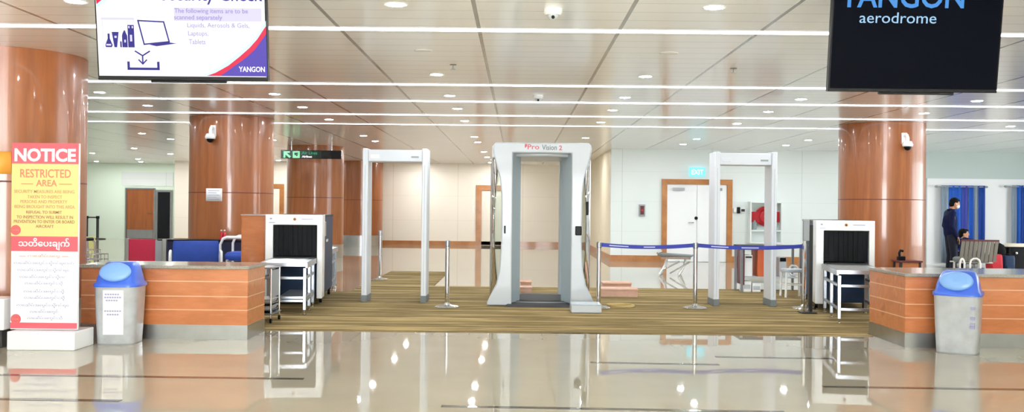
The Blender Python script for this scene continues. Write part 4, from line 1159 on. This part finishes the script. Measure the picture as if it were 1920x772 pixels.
# ------------------------------------------------------------------ people
def fused(name, mb, m, parent, vox=.012, smooth=4):
    me = mb.mesh(name); o = bpy.data.objects.new(name, me); C.objects.link(o)
    md = o.modifiers.new('r', 'REMESH'); md.mode = 'VOXEL'; md.voxel_size = vox; md.use_smooth_shade = True
    ms = o.modifiers.new('s', 'SMOOTH'); ms.factor = .5; ms.iterations = smooth
    dg = bpy.context.evaluated_depsgraph_get(); dg.update()
    nm = bpy.data.meshes.new_from_object(o.evaluated_get(dg))
    o.modifiers.clear(); o.data = nm; bpy.data.meshes.remove(me); nm.name = name
    nm.materials.clear(); nm.materials.append(M[m])
    for p_ in nm.polygons: p_.use_smooth = True
    o.parent = parent
    return o
def limb(mb, a, b, ra, rb):
    a, b = Vector(a), Vector(b)
    mb.ball(a, ra, n=14, k=8); mb.ball(b, rb, n=14, k=8); mb.cyl(a, b, ra, rb, n=14)
def hand(mb, w, d, up, side):
    """relaxed hand: wrist w, pointing direction d, back of hand `up`, side = thumb side vector"""
    w, d, up, side = Vector(w), Vector(d).normalized(), Vector(up).normalized(), Vector(side).normalized()
    pc = w + d*.045
    rot = Matrix((side, d, up)).transposed()
    mb.ball(pc, (.04, .052, .017), rot)
    for i, (o_, L) in enumerate(((.03, .07), (.011, .08), (-.009, .075), (-.028, .058))):
        a = w + d*.085 + side*o_
        b = a + d*L*.5 - up*.012; c = b + d*L*.38 - up*.03
        limb(mb, a, b, .0095, .009); limb(mb, b, c, .009, .0075)
    a = w + d*.03 + side*.035; b = a + side*.025 + d*.03 - up*.008; c = b + d*.03 + side*.004 - up*.012
    limb(mb, a, b, .012, .0105); limb(mb, b, c, .0105, .009)
def head(mb, c, rot):
    f = lambda x, y, z: Vector(c)+rot@Vector((x, y, z))         # face looks to local -y
    mb.ball(c, (.075, .092, .105), rot); mb.ball(f(0, -.022, -.06), (.056, .068, .062), rot)
    mb.ball(f(0, -.095, -.012), (.013, .022, .02), rot); mb.ball(f(0, -.086, .012), (.01, .014, .03), rot)
    mb.ball(f(0, -.083, -.055), (.024, .012, .01), rot); mb.ball(f(0, -.075, -.098), (.02, .018, .016), rot)
    for s in (-1, 1):
        mb.ball(f(s*.077, .008, -.01), (.012, .022, .033), rot); mb.ball(f(s*.03, -.078, .022), (.018, .014, .008), rot)
def person(lab, loc, rz, J, head_rot, mask, top_m, leg_m):
    t = thing('person', lab, 'person', loc, rz)
    b = MB(); hc = Vector(J['head'])
    head(b, hc, head_rot)
    limb(b, J['neck'], hc+head_rot@Vector((0, .02, -.06)), .055, .052)
    limb(b, J['pelvis'], J['chest'], .11, .12); limb(b, J['chest'], J['neck'], .11, .06)
    for s in ('L', 'R'):
        limb(b, J['sh'+s], J['el'+s], .042, .036); limb(b, J['el'+s], J['wr'+s], .036, .026)
        dd = Vector(J['wr'+s])-Vector(J['el'+s])
        hand(b, J['wr'+s], dd, J['up'], J['side'+s])
        limb(b, J['hip'+s], J['kn'+s], .075, .05); limb(b, J['kn'+s], J['an'+s], .05, .036)
        an = Vector(J['an'+s]); limb(b, an+Vector((0, .02, -.03)), an+Vector((0, -.13, -.045)), .035, .028)
    fused('body', b, 'skin', t, .0075, 2)
    c = MB()
    limb(c, Vector(J['pelvis'])+Vector((0, 0, .0)), J['chest'], .135, .145)
    pv, cv = Vector(J['pelvis']), Vector(J['chest'])
    for s in (-1, 1): limb(c, pv+Vector((s*.06, 0, .02)), cv+Vector((s*.07, 0, .03)), .115, .11)
    limb(c, J['chest'], J['neck'], .125, .068)
    for s in ('L', 'R'):
        limb(c, cv+Vector((0, 0, .12)), J['sh'+s], .075, .068)
        limb(c, J['sh'+s], J['el'+s], .068, .055); wr = Vector(J['el'+s]).lerp(Vector(J['wr'+s]), .95); limb(c, J['el'+s], wr, .055, .042)
    jk = fused('jacket', c, top_m, t, .012, 4)
    cl_ = MB(); nk = Vector(J['neck']); cl_.tube([(nk.x+.07*math.cos(2*PI*i/20), nk.y+.07*math.sin(2*PI*i/20), nk.z+.02) for i in range(20)], .018, 8, closed=True)
    obj('collar', cl_, top_m, jk)
    l = MB()
    for s in ('L', 'R'):
        limb(l, J['hip'+s], J['kn'+s], .10, .072); limb(l, J['kn'+s], Vector(J['an'+s])+Vector((0, 0, .02)), .072, .055)
        limb(l, J['pelvis'], J['hip'+s], .125, .10)
    fused('trousers', l, leg_m, t, .012, 4)
    for s in ('L', 'R'):
        an = Vector(J['an'+s]); sh = MB()
        limb(sh, an+Vector((0, .03, -.035)), an+Vector((0, -.15, -.045)), .046, .036); sh.box(an.x-.045, an.x+.045, an.y-.19, an.y+.08, an.z-.085, an.z-.06)
        fused('shoe', sh, 'black', t, .009, 3)
    h = MB(); F_ = lambda x, y, z: hc+head_rot@Vector((x, y, z))
    h.ball(F_(0, .022, .035), (.086, .094, .09), head_rot); h.ball(F_(0, .05, -.02), (.078, .062, .075), head_rot); h.ball(F_(.02, -.045, .075), (.055, .05, .035), head_rot)
    fused('hair', h, 'hair', t, .009, 2)
    if mask:
        k = MB(); k.ball(F_(0, -.055, -.05), (.062, .06, .05), head_rot)
        mk = fused('face_mask', k, 'mask', t, .008, 2)
        obj('ear_loop', MB().tube([F_(-.06, -.06, -.03), F_(-.084, 0, -.005)], .003).tube([F_(.06, -.06, -.03), F_(.084, 0, -.005)], .003), 'mask', mk)
    return t
J = dict(head=(0, -.07, 1.585), neck=(0, .0, 1.43), chest=(0, .02, 1.25), pelvis=(0, .01, .96),
         shL=(.17, .02, 1.38), shR=(-.17, .02, 1.38), elL=(.22, .06, 1.12), elR=(-.22, .06, 1.12),
         wrL=(.19, -.03, .90), wrR=(-.19, -.06, .90), hipL=(.085, .0, .90), hipR=(-.085, .0, .90),
         knL=(.1, -.02, .49), knR=(-.1, -.03, .49), anL=(.1, .02, .085), anR=(-.1, .01, .085),
         up=(0, -.5, .8), sideL=(-1, 0, 0), sideR=(1, 0, 0))
p = W(1783, 450, 20.2)
sm = person('standing person in navy uniform and white face mask by the blue curtain', (p.x, 20.2, 0), R(84), J, Matrix.Rotation(R(14), 3, 'X'), True, 'navy_c', 'navy_t')
jk = [c for c in sm.children if c.name.startswith('jacket')][0]
obj('sleeve_patch', MB().box(-.242, -.232, .0, .06, 1.24, 1.31), 'grey', jk, .003)
J2 = dict(head=(-.02, -.16, .93), neck=(0, -.06, .80), chest=(0, .03, .66), pelvis=(0, .12, .48),
          shL=(.16, -.02, .76), shR=(-.16, -.02, .76), elL=(.2, -.14, .56), elR=(-.2, -.14, .56),
          wrL=(.12, -.32, .56), wrR=(-.12, -.32, .56), hipL=(.09, .06, .46), hipR=(-.09, .06, .46),
          knL=(.11, -.36, .47), knR=(-.11, -.36, .47), anL=(.1, -.36, .085), anR=(-.1, -.36, .085),
          up=(0, 0, 1), sideL=(-1, 0, 0), sideR=(1, 0, 0))
p = W(1818, 450, 20.6)
person('seated person with black hair, only the head above the grey slatted chair', (p.x, 20.75, 0), R(180), J2, Matrix.Rotation(R(-105), 3, 'Z'), False, 'navy_c', 'navy_t')
st2 = thing('low_stool', 'low stool beneath the seated person behind the slatted chair', 'stool', (p.x, 20.6, 0))
obj('seat', MB().loft([sq(.2, .16, .30), sq(.2, .16, .345)]), 'dark', st2)
for x in (-.15, .15):
    for y in (-.11, .11): obj('leg', MB().cyl((x, y, 0), (x, y, .30), .015), 'chrome', st2)
